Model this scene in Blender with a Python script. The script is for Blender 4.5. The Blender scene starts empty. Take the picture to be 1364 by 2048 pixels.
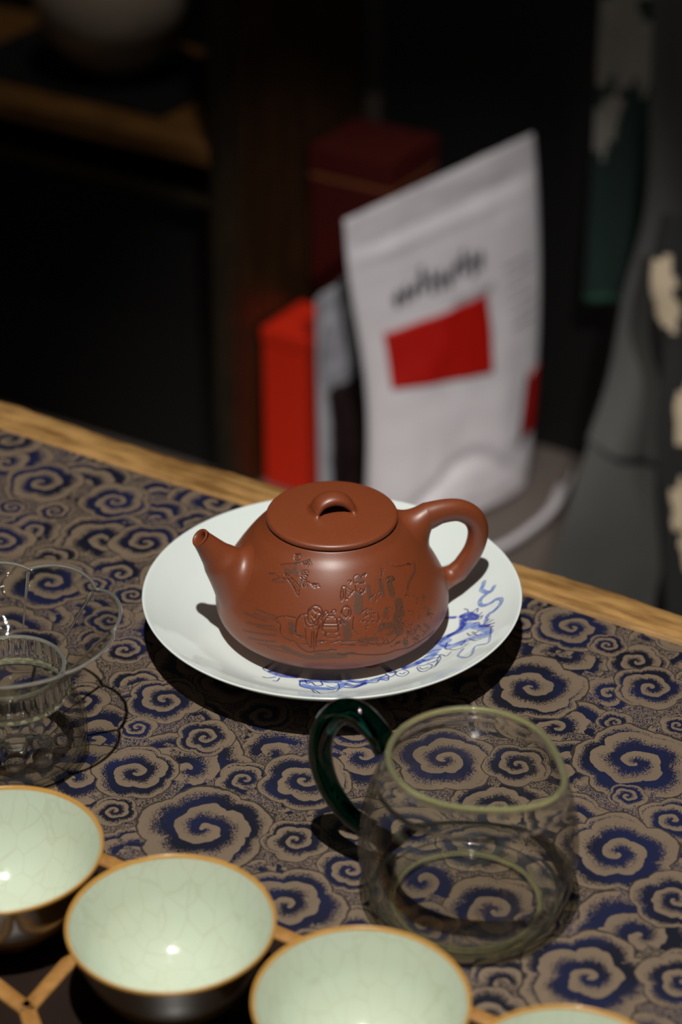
import bpy, math, random
import numpy as np
from mathutils import Vector, Matrix, noise as mnoise
MM = 0.001
PI = math.pi
rnd = random.Random(7)

# ------------------------------------------------------------------ camera, world, lights, exposure
scene = bpy.context.scene
COL = scene.collection
vs = scene.view_settings
vs.view_transform = 'Standard'; vs.look = 'None'; vs.gamma = 1.0; vs.exposure = 0.0
vs.use_curve_mapping = False
CAM_H = 0.5682
PITCH = 0.53
cd = bpy.data.cameras.new('camera')
cd.sensor_fit = 'VERTICAL'; cd.sensor_height = 36.0
cd.lens = 36.0 * 4510.9 / 2048
cd.clip_start = 0.02
cd.dof.use_dof = True
cd.dof.focus_distance = 0.955
cd.dof.aperture_fstop = 6.6
cd.dof.aperture_blades = 0
cam = bpy.data.objects.new('camera', cd); COL.objects.link(cam)
cam.location = (0, 0, CAM_H); cam.rotation_euler = (PI/2 - PITCH, 0, 0)
scene.camera = cam

world = bpy.data.worlds.new('dim_room'); scene.world = world
world.use_nodes = True
world.node_tree.nodes['Background'].inputs[0].default_value = (0.9, 0.95, 1.0, 1)
world.node_tree.nodes['Background'].inputs[1].default_value = 0.007
scene.cycles.max_bounces = 14
scene.cycles.transparent_max_bounces = 32
scene.cycles.transmission_bounces = 14
scene.cycles.sample_clamp_indirect = 6.0

def spot(name, loc, target, power, cone, blend, radius, color=(1, 1, 1)):
    l = bpy.data.lights.new(name, 'SPOT'); l.energy = power; l.spot_size = math.radians(cone)
    l.spot_blend = blend; l.shadow_soft_size = radius; l.color = color
    o = bpy.data.objects.new(name, l); COL.objects.link(o)
    o.location = [c*MM for c in loc]
    o.rotation_euler = (Vector(target) - Vector(loc)).to_track_quat('-Z', 'Y').to_euler()
    return o
spot('ceiling_spot_key', (-30, 230, 1500), (-10, 740, 0), 100, 52, 0.5, 0.012, (1.0, 0.97, 0.90))
for k, (lx, ly) in enumerate(((-95, -120), (60, 60), (-120, 420), (45, 640), (-20, 980))):   # small track lamps, seen mostly as glints
    spot('track_lamp', (lx, ly, 1500), (0, 740, 0), 0.6, 60, 0.5, 0.010, (1.0, 0.96, 0.9))
spot('ceiling_spot_back', (300, 600, 900), (45, 1880, -380), 54, 19, 0.75, 0.014, (1.0, 0.97, 0.96))
spot('background_fill_spot', (0, 1250, 1850), (0, 2200, -150), 26, 70, 1.0, 0.05, (1.0, 0.95, 0.88))  # added fill that lifts the dark background, not a known lamp

# ------------------------------------------------------------------ frame along the table edge
A = Vector((0.851, -0.525, 0)).normalized()
B = Vector((0.525, 0.851, 0)).normalized()
ROT = math.atan2(A.y, A.x)
B_CLOTH = 804.5
B_EDGE = 829.0
def ab(a, b, z=0.0):
    return A*a + B*b + Vector((0, 0, z))

# ------------------------------------------------------------------ material helpers
def lin(c):
    return tuple(((v/255)/12.92 if v/255 <= 0.04045 else (((v/255)+0.055)/1.055)**2.4) for v in c) + (1,)

class NT:
    def __init__(self, tree): self.t = tree
    def n(self, typ, **kw):
        x = self.t.nodes.new(typ)
        for k, v in kw.items(): setattr(x, k, v)
        return x
    def put(self, sock, v):
        if v is None: return
        if isinstance(v, bpy.types.NodeSocket): self.t.links.new(v, sock)
        else:
            try: sock.default_value = v
            except Exception: sock.default_value = tuple(v)
    def m(self, op, a, b=None, c=None, clamp=False):
        x = self.n('ShaderNodeMath', operation=op, use_clamp=clamp)
        for i, v in enumerate((a, b, c)): self.put(x.inputs[i], v)
        return x.outputs[0]
    def vm(self, op, a, b=None):
        x = self.n('ShaderNodeVectorMath', operation=op)
        self.put(x.inputs[0], a); self.put(x.inputs[1], b)
        return x.outputs[0]
    def sm(self, v, lo, hi, a=0.0, b=1.0):
        x = self.n('ShaderNodeMapRange', interpolation_type='SMOOTHSTEP')
        self.put(x.inputs[0], v); self.put(x.inputs[1], lo); self.put(x.inputs[2], hi); self.put(x.inputs[3], a); self.put(x.inputs[4], b)
        return x.outputs[0]
    def mix(self, f, a, b, blend='MIX'):
        x = self.n('ShaderNodeMix', data_type='RGBA', blend_type=blend)
        self.put(x.inputs[0], f); self.put(x.inputs[6], a); self.put(x.inputs[7], b)
        return x.outputs[2]
    def noise(self, vec, scale, detail=2.0, rough=0.5):
        x = self.n('ShaderNodeTexNoise'); self.put(x.inputs['Vector'], vec)
        x.inputs['Scale'].default_value = scale; x.inputs['Detail'].default_value = detail; x.inputs['Roughness'].default_value = rough
        return x.outputs['Fac']
    def obj(self):
        return self.n('ShaderNodeTexCoord').outputs['Object']
    def bump(self, h, strength, dist):
        x = self.n('ShaderNodeBump'); x.inputs['Strength'].default_value = strength; x.inputs['Distance'].default_value = dist
        self.put(x.inputs['Height'], h); return x.outputs[0]

def base_mat(name):
    m = bpy.data.materials.new(name); m.use_nodes = True
    t = NT(m.node_tree); p = m.node_tree.nodes['Principled BSDF']
    return m, t, p

def simple(name, rgb, rough=0.5, metal=0.0, var=0.12, scale=60.0, coat=0.0, bump=0.0, bscale=300.0, spec=0.5, sheen=0.0):
    m, t, p = base_mat(name)
    c = lin(rgb); o = t.obj()
    f = t.noise(o, scale, 4)
    d = tuple(v*(1-var) for v in c[:3]) + (1,); e = tuple(min(1, v*(1+var)) for v in c[:3]) + (1,)
    t.put(p.inputs['Base Color'], t.mix(f, d, e))
    p.inputs['Roughness'].default_value = rough; p.inputs['Metallic'].default_value = metal
    p.inputs['Coat Weight'].default_value = coat; p.inputs['Specular IOR Level'].default_value = spec
    p.inputs['Sheen Weight'].default_value = sheen
    if bump: t.put(p.inputs['Normal'], t.bump(t.noise(o, bscale, 3), bump, 0.0005))
    return m

def wood(name, dark, light, rough=0.45, axis_scale=(6, 60, 60), bump=0.3):
    m, t, p = base_mat(name)
    mp = t.n('ShaderNodeMapping'); t.put(mp.inputs[0], t.obj()); mp.inputs['Scale'].default_value = axis_scale
    g = t.noise(mp.outputs[0], 3.0, 6, 0.6); g2 = t.noise(t.obj(), 25, 3)
    f = t.sm(t.m('ADD', t.m('MULTIPLY', g, 0.75), t.m('MULTIPLY', g2, 0.25)), 0.35, 0.65)
    t.put(p.inputs['Base Color'], t.mix(f, lin(dark), lin(light)))
    p.inputs['Roughness'].default_value = rough
    t.put(p.inputs['Normal'], t.bump(g, bump, 0.001))
    return m

# cloud brocade: every cloud's centre, size and turn is stored on the faces of the cloth, the spirals are drawn by the nodes
def cloud_group():
    g = bpy.data.node_groups.new('cloud_spiral', 'ShaderNodeTree')
    for nm in ('P', 'C', 'R'): g.interface.new_socket(nm, in_out='INPUT', socket_type='NodeSocketVector')
    for nm in ('value', 'inside', 'line'): g.interface.new_socket(nm, in_out='OUTPUT', socket_type='NodeSocketFloat')
    t = NT(g); gi = t.n('NodeGroupInput'); go = t.n('NodeGroupOutput')
    sp = t.n('ShaderNodeSeparateXYZ'); t.put(sp.inputs[0], gi.outputs[0])
    sc = t.n('ShaderNodeSeparateXYZ'); t.put(sc.inputs[0], gi.outputs[1])
    sr = t.n('ShaderNodeSeparateXYZ'); t.put(sr.inputs[0], gi.outputs[2])
    dx = t.m('SUBTRACT', sp.outputs[0], sc.outputs[0]); dy = t.m('SUBTRACT', sp.outputs[1], sc.outputs[1])
    r = t.m('DIVIDE', t.m('SQRT', t.m('ADD', t.m('MULTIPLY', dx, dx), t.m('MULTIPLY', dy, dy))), sc.outputs[2])
    dyc = t.m('MULTIPLY', dy, sr.outputs[1])
    th = t.m('ARCTAN2', dyc, dx)
    r = t.m('ADD', r, t.m('MULTIPLY', t.m('SUBTRACT', t.noise(gi.outputs[0], 0.11, 2), 0.5), 0.22))
    lob = t.m('POWER', t.m('ABSOLUTE', t.m('SINE', t.m('ADD', t.m('MULTIPLY', th, 2.5), sr.outputs[2]))), 0.7)
    lobf = t.m('ADD', 0.83, t.m('MULTIPLY', lob, 0.17))
    k = t.sm(r, 0.12, 0.5)
    den = t.m('ADD', t.m('MULTIPLY', lobf, k), t.m('SUBTRACT', 1.0, k))
    rr = t.m('DIVIDE', r, den)
    rrc = t.m('MAXIMUM', rr, 0.0)
    s = t.m('ADD', t.m('SUBTRACT', t.m('MULTIPLY', t.m('POWER', rrc, 0.75), 2.3), t.m('MULTIPLY', th, 1/(2*PI))), sr.outputs[0])
    tt = t.m('FRACT', s)
    v = t.sm(tt, 0.10, 0.92)
    v = t.m('MULTIPLY', v, t.sm(tt, 0.965, 0.995, 1.0, 0.0))
    v = t.m('MAXIMUM', v, t.sm(rr, 0.70, 0.97))
    line = t.m('MULTIPLY', t.sm(rr, 0.955, 0.97), t.sm(rr, 0.995, 1.005, 1.0, 0.0))
    t.put(go.inputs[0], v); t.put(go.inputs[1], t.m('LESS_THAN', rr, 1.0)); t.put(go.inputs[2], line)
    return g

def mat_brocade():
    g = cloud_group()
    m, t, p = base_mat('cloud_brocade')
    P = t.n('ShaderNodeVectorMath', operation='SCALE'); t.put(P.inputs[0], t.obj()); P.inputs['Scale'].default_value = 1000.0
    P = P.outputs[0]
    res = []
    for q in ('cloud_a', 'cloud_b'):
        c = t.n('ShaderNodeAttribute', attribute_name=q); r = t.n('ShaderNodeAttribute', attribute_name=q+'_turn')
        n = t.n('ShaderNodeGroup'); n.node_tree = g
        t.put(n.inputs[0], P); t.put(n.inputs[1], c.outputs['Vector']); t.put(n.inputs[2], r.outputs['Vector'])
        res.append(n)
    def sel(f, a, b):  # f ? a : b
        return t.m('ADD', t.m('MULTIPLY', a, f), t.m('MULTIPLY', b, t.m('SUBTRACT', 1.0, f)))
    a, b = res
    lineb = t.m('MULTIPLY', b.outputs[2], 1.0)
    vb = sel(b.outputs[1], b.outputs[0], 0.55)
    v = sel(a.outputs[1], a.outputs[0], vb)
    ln = sel(a.outputs[1], a.outputs[2], lineb)
    fl = t.vm('FLOOR', t.vm('MULTIPLY', P, (2.7, 2.7, 0)))
    wn = t.n('ShaderNodeTexWhiteNoise', noise_dimensions='2D'); t.put(wn.inputs[0], fl)
    fine = t.noise(P, 1.6, 1)
    n = t.m('ADD', t.m('MULTIPLY', wn.outputs['Value'], 0.72), t.m('MULTIPLY', t.m('SUBTRACT', fine, 0.2), 0.45))
    mask = t.m('MULTIPLY', t.m('SUBTRACT', v, t.m('MULTIPLY', n, 0.88)), 5.0, clamp=True)
    tanc = t.mix(t.noise(P, 0.05, 3), lin((112, 96, 80)), lin((134, 115, 96)))
    blue = t.mix(t.sm(t.noise(P, 0.02, 2), 0.35, 0.65), lin((15, 17, 32)), lin((22, 28, 62)))
    col = t.mix(mask, blue, tanc)
    col = t.mix(t.m('MULTIPLY', ln, 0.85), col, lin((14, 14, 22)))
    t.put(p.inputs['Base Color'], col)
    t.put(p.inputs['Roughness'], t.m('ADD', 0.5, t.m('MULTIPLY', mask, 0.1)))
    t.put(p.inputs['Metallic'], t.m('MULTIPLY', mask, 0.15))
    wv = t.noise(t.vm('MULTIPLY', P, (1.4, 1.4, 1.4)), 1.0, 2)
    t.put(p.inputs['Normal'], t.bump(t.m('ADD', t.m('MULTIPLY', mask, 0.5), t.m('MULTIPLY', wv, 0.6)), 0.35, 0.0003))
    return m

def mat_clay():
    m, t, p = base_mat('purple_clay')
    o = t.obj(); ink = t.n('ShaderNodeAttribute', attribute_name='ink').outputs['Fac']; wash = t.n('ShaderNodeAttribute', attribute_name='wash').outputs['Fac']
    c = t.mix(t.noise(o, 900, 2), lin((122, 59, 31)), lin((136, 68, 38)))
    c = t.mix(t.m('MULTIPLY', t.m('MULTIPLY', wash, 0.95), t.sm(t.noise(o, 1400, 2), 0.25, 0.7, 0.55, 1.0)), c, lin((66, 50, 36)))
    c = t.mix(t.m('MULTIPLY', ink, 0.9), c, lin((48, 26, 20)))
    t.put(p.inputs['Base Color'], c)
    t.put(p.inputs['Roughness'], t.m('ADD', 0.40, t.m('MULTIPLY', wash, 0.12)))
    p.inputs['Specular IOR Level'].default_value = 0.75
    h = t.m('ADD', t.m('MULTIPLY', t.noise(o, 2500, 2), 0.08), t.m('MULTIPLY', ink, -0.8))
    h = t.m('ADD', h, t.m('MULTIPLY', t.m('MULTIPLY', wash, t.noise(o, 1200, 2)), 0.3))
    t.put(p.inputs['Normal'], t.bump(h, 0.5, 0.0003))
    return m

def mat_plate():
    m, t, p = base_mat('blue_white_porcelain')
    ink = t.n('ShaderNodeAttribute', attribute_name='ink').outputs['Fac']; wash = t.n('ShaderNodeAttribute', attribute_name='wash').outputs['Fac']; dk = t.n('ShaderNodeAttribute', attribute_name='dark').outputs['Fac']
    o = t.obj()
    c = t.mix(t.noise(o, 30, 2), lin((226, 235, 232)), lin((232, 240, 238)))
    nz = t.sm(t.noise(o, 260, 3), 0.3, 0.7)
    c = t.mix(t.m('MULTIPLY', wash, t.m('ADD', 0.55, t.m('MULTIPLY', nz, 0.4))), c, lin((104, 138, 218)))
    c = t.mix(t.m('MULTIPLY', dk, t.m('ADD', 0.7, t.m('MULTIPLY', nz, 0.3))), c, lin((44, 72, 178)))
    c = t.mix(t.m('MULTIPLY', ink, 1.0), c, lin((20, 34, 130)))
    t.put(p.inputs['Base Color'], c); p.inputs['Roughness'].default_value = 0.12
    p.inputs['Coat Weight'].default_value = 0.3
    return m

def mat_celadon():
    m, t, p = base_mat('crackled_celadon')
    o = t.obj()
    wob = t.vm('ADD', t.vm('MULTIPLY', o, (1000, 1000, 420)), None)
    nv = t.n('ShaderNodeTexNoise'); t.put(nv.inputs['Vector'], o); nv.inputs['Scale'].default_value = 60
    wob = t.vm('ADD', wob, t.vm('MULTIPLY', nv.outputs['Color'], (5, 5, 5)))
    v = t.n('ShaderNodeTexVoronoi', feature='DISTANCE_TO_EDGE'); t.put(v.inputs['Vector'], wob); v.inputs['Scale'].default_value = 0.13
    crack = t.sm(v.outputs['Distance'], 0.0, 0.045, 1.0, 0.0)
    c = t.mix(t.noise(o, 40, 3), lin((200, 206, 184)), lin((196, 210, 192)))
    c = t.mix(t.m('MULTIPLY', crack, 0.18), c, lin((150, 140, 96)))
    t.put(p.inputs['Base Color'], c)
    p.inputs['Roughness'].default_value = 0.13; p.inputs['Coat Weight'].default_value = 0.4
    t.put(p.inputs['Normal'], t.bump(t.noise(o, 120, 2), 0.15, 0.0008))
    return m

def mat_thin_glass(name, tint=(0.985, 0.985, 0.98), edge=(0.66, 0.68, 0.58), base=0.03, wav=0.0):
    m = bpy.data.materials.new(name); m.use_nodes = True; nt = m.node_tree; nt.nodes.clear(); t = NT(nt)
    out = t.n('ShaderNodeOutputMaterial'); mx = t.n('ShaderNodeMixShader'); tr = t.n('ShaderNodeBsdfTransparent'); gl = t.n('ShaderNodeBsdfGlossy')
    gl.inputs['Roughness'].default_value = 0.05
    lw = t.n('ShaderNodeLayerWeight'); lw.inputs[0].default_value = 0.5
    f = lw.outputs['Facing']
    t.put(tr.inputs[0], t.mix(t.m('POWER', f, 3.0), tint+(1,), edge+(1,)))
    t.put(mx.inputs[0], t.m('ADD', base, t.m('MULTIPLY', t.m('POWER', f, 4.0), 0.45), clamp=True))
    if wav:
        nb = t.bump(t.noise(t.obj(), 90, 2), wav, 0.001); t.put(gl.inputs['Normal'], nb); t.put(lw.inputs['Normal'], nb)
    nt.links.new(tr.outputs[0], mx.inputs[1]); nt.links.new(gl.outputs[0], mx.inputs[2]); nt.links.new(mx.outputs[0], out.inputs[0])
    return m

def mat_glass(name, rgb, rough=0.01, ior=1.46, milky=0.0):
    m, t, p = base_mat(name)
    c = rgb + (1,)
    t.put(p.inputs['Base Color'], t.mix(t.noise(t.obj(), 30, 2), c, tuple(v*0.94 for v in rgb)+(1,)))
    p.inputs['Roughness'].default_value = rough; p.inputs['IOR'].default_value = ior; p.inputs['Transmission Weight'].default_value = 1.0-milky
    return m

M = {}
M['brocade'] = mat_brocade(); M['clay'] = mat_clay(); M['plate'] = mat_plate(); M['celadon'] = mat_celadon()
M['porcelain'] = simple('white_porcelain', (222, 230, 224), 0.15, var=0.03)
M['clay_inside'] = simple('clay_inside', (70, 36, 24), 0.7)
M['gilt'] = simple('amber_glaze_rim', (196, 146, 72), 0.28, var=0.2, scale=120, coat=0.3)
M['brownglaze'] = simple('dark_olive_brown_glaze', (120, 96, 48), 0.16, var=0.4, scale=50, coat=0.4)
M['thin'] = mat_thin_glass('clear_thin_glass', edge=(0.60, 0.62, 0.53), base=0.05, wav=0.25)
M['thin2'] = mat_thin_glass('clear_moulded_glass', base=0.05, wav=0.9)
M['clear'] = mat_glass('glow_tinted_glass', (0.97, 0.95, 0.50), milky=0.15)  # milky yellow tint puts the refracted lamp glow into the rim colour
M['yellowish'] = mat_glass('caustic_tinted_glass', (0.97, 0.96, 0.7), milky=0.25)  # milky yellow stands in for the caustic at the collar foot
M['bead'] = mat_glass('brightened_moulded_rim', (0.98, 0.98, 0.90), 0.02, milky=0.12)  # milky share paints in the bright light caught by the rims
M['knobglass'] = mat_glass('clear_moulded_knobs', (0.99, 0.99, 0.95), 0.01, milky=0.02)
M['wallglass'] = mat_glass('clear_thick_shoulder_glass', (0.99, 0.99, 0.93), 0.01, 1.45, milky=0.015)
M['green'] = mat_glass('dark_green_glass', (0.0, 0.055, 0.035), 0.02, 1.5)
M['tanwood'] = wood('pale_edge_wood', (122, 86, 44), (190, 146, 88), 0.55, (8, 40, 40), 0.6)
M['tablewood'] = wood('brown_table_wood', (70, 46, 26), (104, 72, 42))
M['tray'] = simple('dark_lacquer', (40, 30, 26), 0.28, var=0.35, scale=14, bump=0.2, bscale=60)
M['traytan'] = wood('bamboo_strip', (140, 96, 46), (178, 130, 72), 0.45, (30, 30, 30), 0.2)
M['darkwood'] = wood('dark_cabinet_wood', (26, 20, 10), (44, 33, 16), 0.5, (20, 20, 4))
M['brownwood'] = wood('red_brown_cabinet_wood', (36, 25, 12), (54, 36, 18), 0.35, (20, 20, 4))
M['shelfwood'] = wood('warm_shelf_wood', (92, 60, 24), (124, 84, 36), 0.55, (4, 30, 30))
M['void'] = simple('near_black_lacquer', (10, 9, 8), 0.6)
M['red'] = simple('red_card', (214, 26, 6), 0.5, var=0.05)
M['orange'] = simple('orange_red_card', (206, 36, 5), 0.55, var=0.04)
M['shaded_red'] = simple('shaded_red_card', (64, 12, 6), 0.5, var=0.08)  # red darkened to stand in for the shade on the tall box
M['cream_line'] = simple('ochre_card_band', (120, 70, 40), 0.5)
M['bag'] = simple('matt_white_foil', (206, 200, 203), 0.38, var=0.05, scale=15, bump=0.25, bscale=40)
M['silver'] = simple('crumpled_silver_foil', (176, 176, 182), 0.3, metal=0.3, var=0.15, scale=20)
M['bagred'] = simple('bag_red_print', (168, 17, 8), 0.4, var=0.06)
M['bagink'] = simple('bag_grey_print', (76, 72, 78), 0.5)
M['bagink2'] = simple('bag_light_grey_print', (146, 140, 146), 0.5)
M['brownlabel'] = simple('dark_brown_print', (40, 28, 28), 0.35, var=0.4, scale=30)
M['floor'] = simple('grey_brown_floor', (92, 82, 76), 0.6, var=0.15, scale=8)
M['wallm'] = simple('dark_wall', (34, 30, 26), 0.8)
M['greycloth'] = simple('dark_grey_cloth', (72, 72, 70), 0.85, var=0.12, scale=10, sheen=0.1)
M['greencloth'] = simple('dark_green_cloth', (10, 42, 33), 0.75, var=0.35, scale=12)
M['greenhem'] = simple('pale_green_hem', (44, 92, 72), 0.7)
M['palegrey'] = simple('pale_grey_blossom_print', (150, 148, 138), 0.8, var=0.3, scale=20)
M['blackcloth'] = simple('black_cloth', (18, 18, 18), 0.85)
M['beige'] = simple('beige_blossom_print', (186, 168, 142), 0.8, var=0.2, scale=20)
M['jarwhite'] = simple('cream_ceramic', (176, 160, 144), 0.3, var=0.06, coat=0.3)

# ------------------------------------------------------------------ mesh helpers (millimetres in, metres out)
def tag(o, label=None, cat=None, group=None, kind=None):
    if label: o['label'] = label
    if cat: o['category'] = cat
    if group: o['group'] = group
    if kind: o['kind'] = kind
    return o
def empty(name, loc, rz=0.0, **k):
    o = bpy.data.objects.new(name, None); COL.objects.link(o)
    o.location = [c*MM for c in loc]; o.rotation_euler = (0, 0, rz); o.empty_display_size = 0.01
    return tag(o, **k)
def mesh(name, V, F, mats, parent=None, smooth=True, idx=None, loc=None, rz=0.0, attrs=None, tol=None):
    me = bpy.data.meshes.new(name)
    me.from_pydata([(v[0]*MM, v[1]*MM, v[2]*MM) for v in V], [], [tuple(f) for f in F])
    for mm in (mats if isinstance(mats, (list, tuple)) else [mats]): me.materials.append(mm)
    if smooth: me.polygons.foreach_set('use_smooth', [True]*len(me.polygons))
    if idx is not None: me.polygons.foreach_set('material_index', idx)
    if attrs:
        for nm, (typ, dom, arr) in attrs.items():
            a = me.attributes.new(nm, typ, dom)
            a.data.foreach_set('vector' if typ == 'FLOAT_VECTOR' else 'value', np.asarray(arr, dtype=np.float32).ravel())
    me.update()
    if tol: me.set_sharp_from_angle(angle=math.radians(tol))
    o = bpy.data.objects.new(name, me); COL.objects.link(o)
    if parent: o.parent = parent
    if loc is not None: o.location = [c*MM for c in loc]
    if rz: o.rotation_euler = (0, 0, rz)
    return o

def cr(pts, n):  # Catmull-Rom resample, n points per span
    P = [np.array(p, float) for p in pts]; P = [2*P[0]-P[1]] + P + [2*P[-1]-P[-2]]
    out = []
    for i in range(1, len(P)-2):
        for k in range(n):
            t = k/n
            out.append(0.5*((2*P[i]) + (-P[i-1]+P[i+1])*t + (2*P[i-1]-5*P[i]+4*P[i+1]-P[i+2])*t*t + (-P[i-1]+3*P[i]-3*P[i+1]+P[i+2])*t**3))
    out.append(P[-2]); return out

def grid_faces(nr, nc, wrap=True, off=0):
    F = []
    for i in range(nr-1):
        for j in range(nc if wrap else nc-1):
            k = (j+1) % nc
            F.append((off+i*nc+j, off+i*nc+k, off+(i+1)*nc+k, off+(i+1)*nc+j))
    return F
def lathe(prof, thetas, rad=None):
    """prof list of (r,z); a closed solid of revolution when first and last r are ~0"""
    V = []
    for (r, z) in prof:
        for th in thetas:
            q = max(r, 0.01)
            if rad: q = rad(q, z, th)
            V.append((q*math.cos(th), q*math.sin(th), z))
    return V, grid_faces(len(prof), len(thetas))
def circ(n): return [2*PI*i/n for i in range(n)]

def frames(path):
    P = [Vector(p) for p in path]; T = []
    for i in range(len(P)):
        T.append((P[min(i+1, len(P)-1)] - P[max(i-1, 0)]).normalized())
    n = T[0].orthogonal().normalized(); N = []
    for i, tt in enumerate(T):
        n = (n - tt*n.dot(tt)).normalized(); N.append(n.copy())
    return P, T, N
def sweep(path, radii, n=24, caps=True, flat=None, up=None):
    """tube along path; flat = (kx, ky) section scaling with up giving the ky axis"""
    P, T, N = frames(path); V = []
    for i in range(len(P)):
        if up is not None:
            y = Vector(up); x = T[i].cross(y).normalized(); y = x.cross(T[i]).normalized()
        else:
            x = N[i]; y = T[i].cross(x)
        kx, ky = flat[i] if isinstance(flat, list) else (flat or (1, 1))
        for j in range(n):
            a = 2*PI*j/n
            V.append(P[i] + x*(math.cos(a)*radii[i]*kx) + y*(math.sin(a)*radii[i]*ky))
    F = grid_faces(len(P), n)
    if caps:
        F.append(tuple(range(n-1, -1, -1))); F.append(tuple(range((len(P)-1)*n, len(P)*n)))
    return V, F
def fillet_rings(ring, surf, m=10):
    """rings from a tube ring to points on a surface; surf(p) -> (control point on surface, end point on surface)"""
    out = []
    cs = [surf(p, j) for j, p in enumerate(ring)]
    for k in range(1, m+1):
        t = k/m
        out.append([p*(1-t)**2 + c*(2*t*(1-t)) + e*t*t for p, (c, e) in zip(ring, cs)])
    return out

def boxm(x0, x1, y0, y1, z0, z1, bev=0.0):
    if bev <= 0:
        V = [(x, y, z) for z in (z0, z1) for y in (y0, y1) for x in (x0, x1)]
        return V, [(0, 2, 3, 1), (4, 5, 7, 6), (0, 1, 5, 4), (2, 6, 7, 3), (0, 4, 6, 2), (1, 3, 7, 5)]
    import bmesh
    bm = bmesh.new(); vv = [bm.verts.new(v) for v in boxm(x0, x1, y0, y1, z0, z1)[0]]
    for f in boxm(x0, x1, y0, y1, z0, z1)[1]: bm.faces.new([vv[i] for i in f])
    bmesh.ops.bevel(bm, geom=bm.edges[:], offset=bev, segments=2, affect='EDGES', profile=0.6)
    bm.verts.index_update()
    V = [tuple(v.co) for v in bm.verts]; F = [tuple(v.index for v in f.verts) for f in bm.faces]; bm.free()
    return V, F
def merge(*parts):
    V = []; F = []
    for v, f in parts:
        o = len(V); V += list(v); F += [tuple(i+o for i in q) for q in f]
    return V, F

# strokes painted onto vertices: distance to polylines in surface millimetres
def paint(px, py, strokes):
    ink = np.zeros(len(px)); wash = np.zeros(len(px)); dark = np.zeros(len(px))
    for w, k, pts in strokes:
        pts = [tuple(q) for q in (cr(pts, 5) if len(pts) > 2 else pts)]
        x0 = min(p[0] for p in pts)-w-1; x1 = max(p[0] for p in pts)+w+1; y0 = min(p[1] for p in pts)-w-1; y1 = max(p[1] for p in pts)+w+1
        s = np.where((px > x0) & (px < x1) & (py > y0) & (py < y1))[0]
        if len(s) == 0: continue
        X = px[s]; Y = py[s]; d = np.full(len(s), 1e9)
        for (ax, ay), (bx, by) in zip(pts[:-1], pts[1:]):
            vx, vy = bx-ax, by-ay; L = vx*vx+vy*vy+1e-9
            t = np.clip(((X-ax)*vx+(Y-ay)*vy)/L, 0, 1)
            d = np.minimum(d, np.hypot(X-ax-vx*t, Y-ay-vy*t))
        if k == 'i': ink[s] = np.maximum(ink[s], np.clip(1.5-(d/(w*0.55)), 0, 1))
        elif k == 'w': wash[s] = np.maximum(wash[s], np.clip((w*0.5-d)/0.7+0.5, 0, 1))
        elif k == 'd': dark[s] = np.maximum(dark[s], np.clip((w*0.5-d)/0.7+0.5, 0, 1))
        elif k == 'r':
            wash[s] = np.maximum(wash[s], np.clip((w*0.5-d)/0.3+0.5, 0, 1))
            ink[s] = np.maximum(ink[s], np.clip(1.0-np.abs(d-w*0.45)/0.3, 0, 1)*0.8)
    return ink, wash, dark

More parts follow.
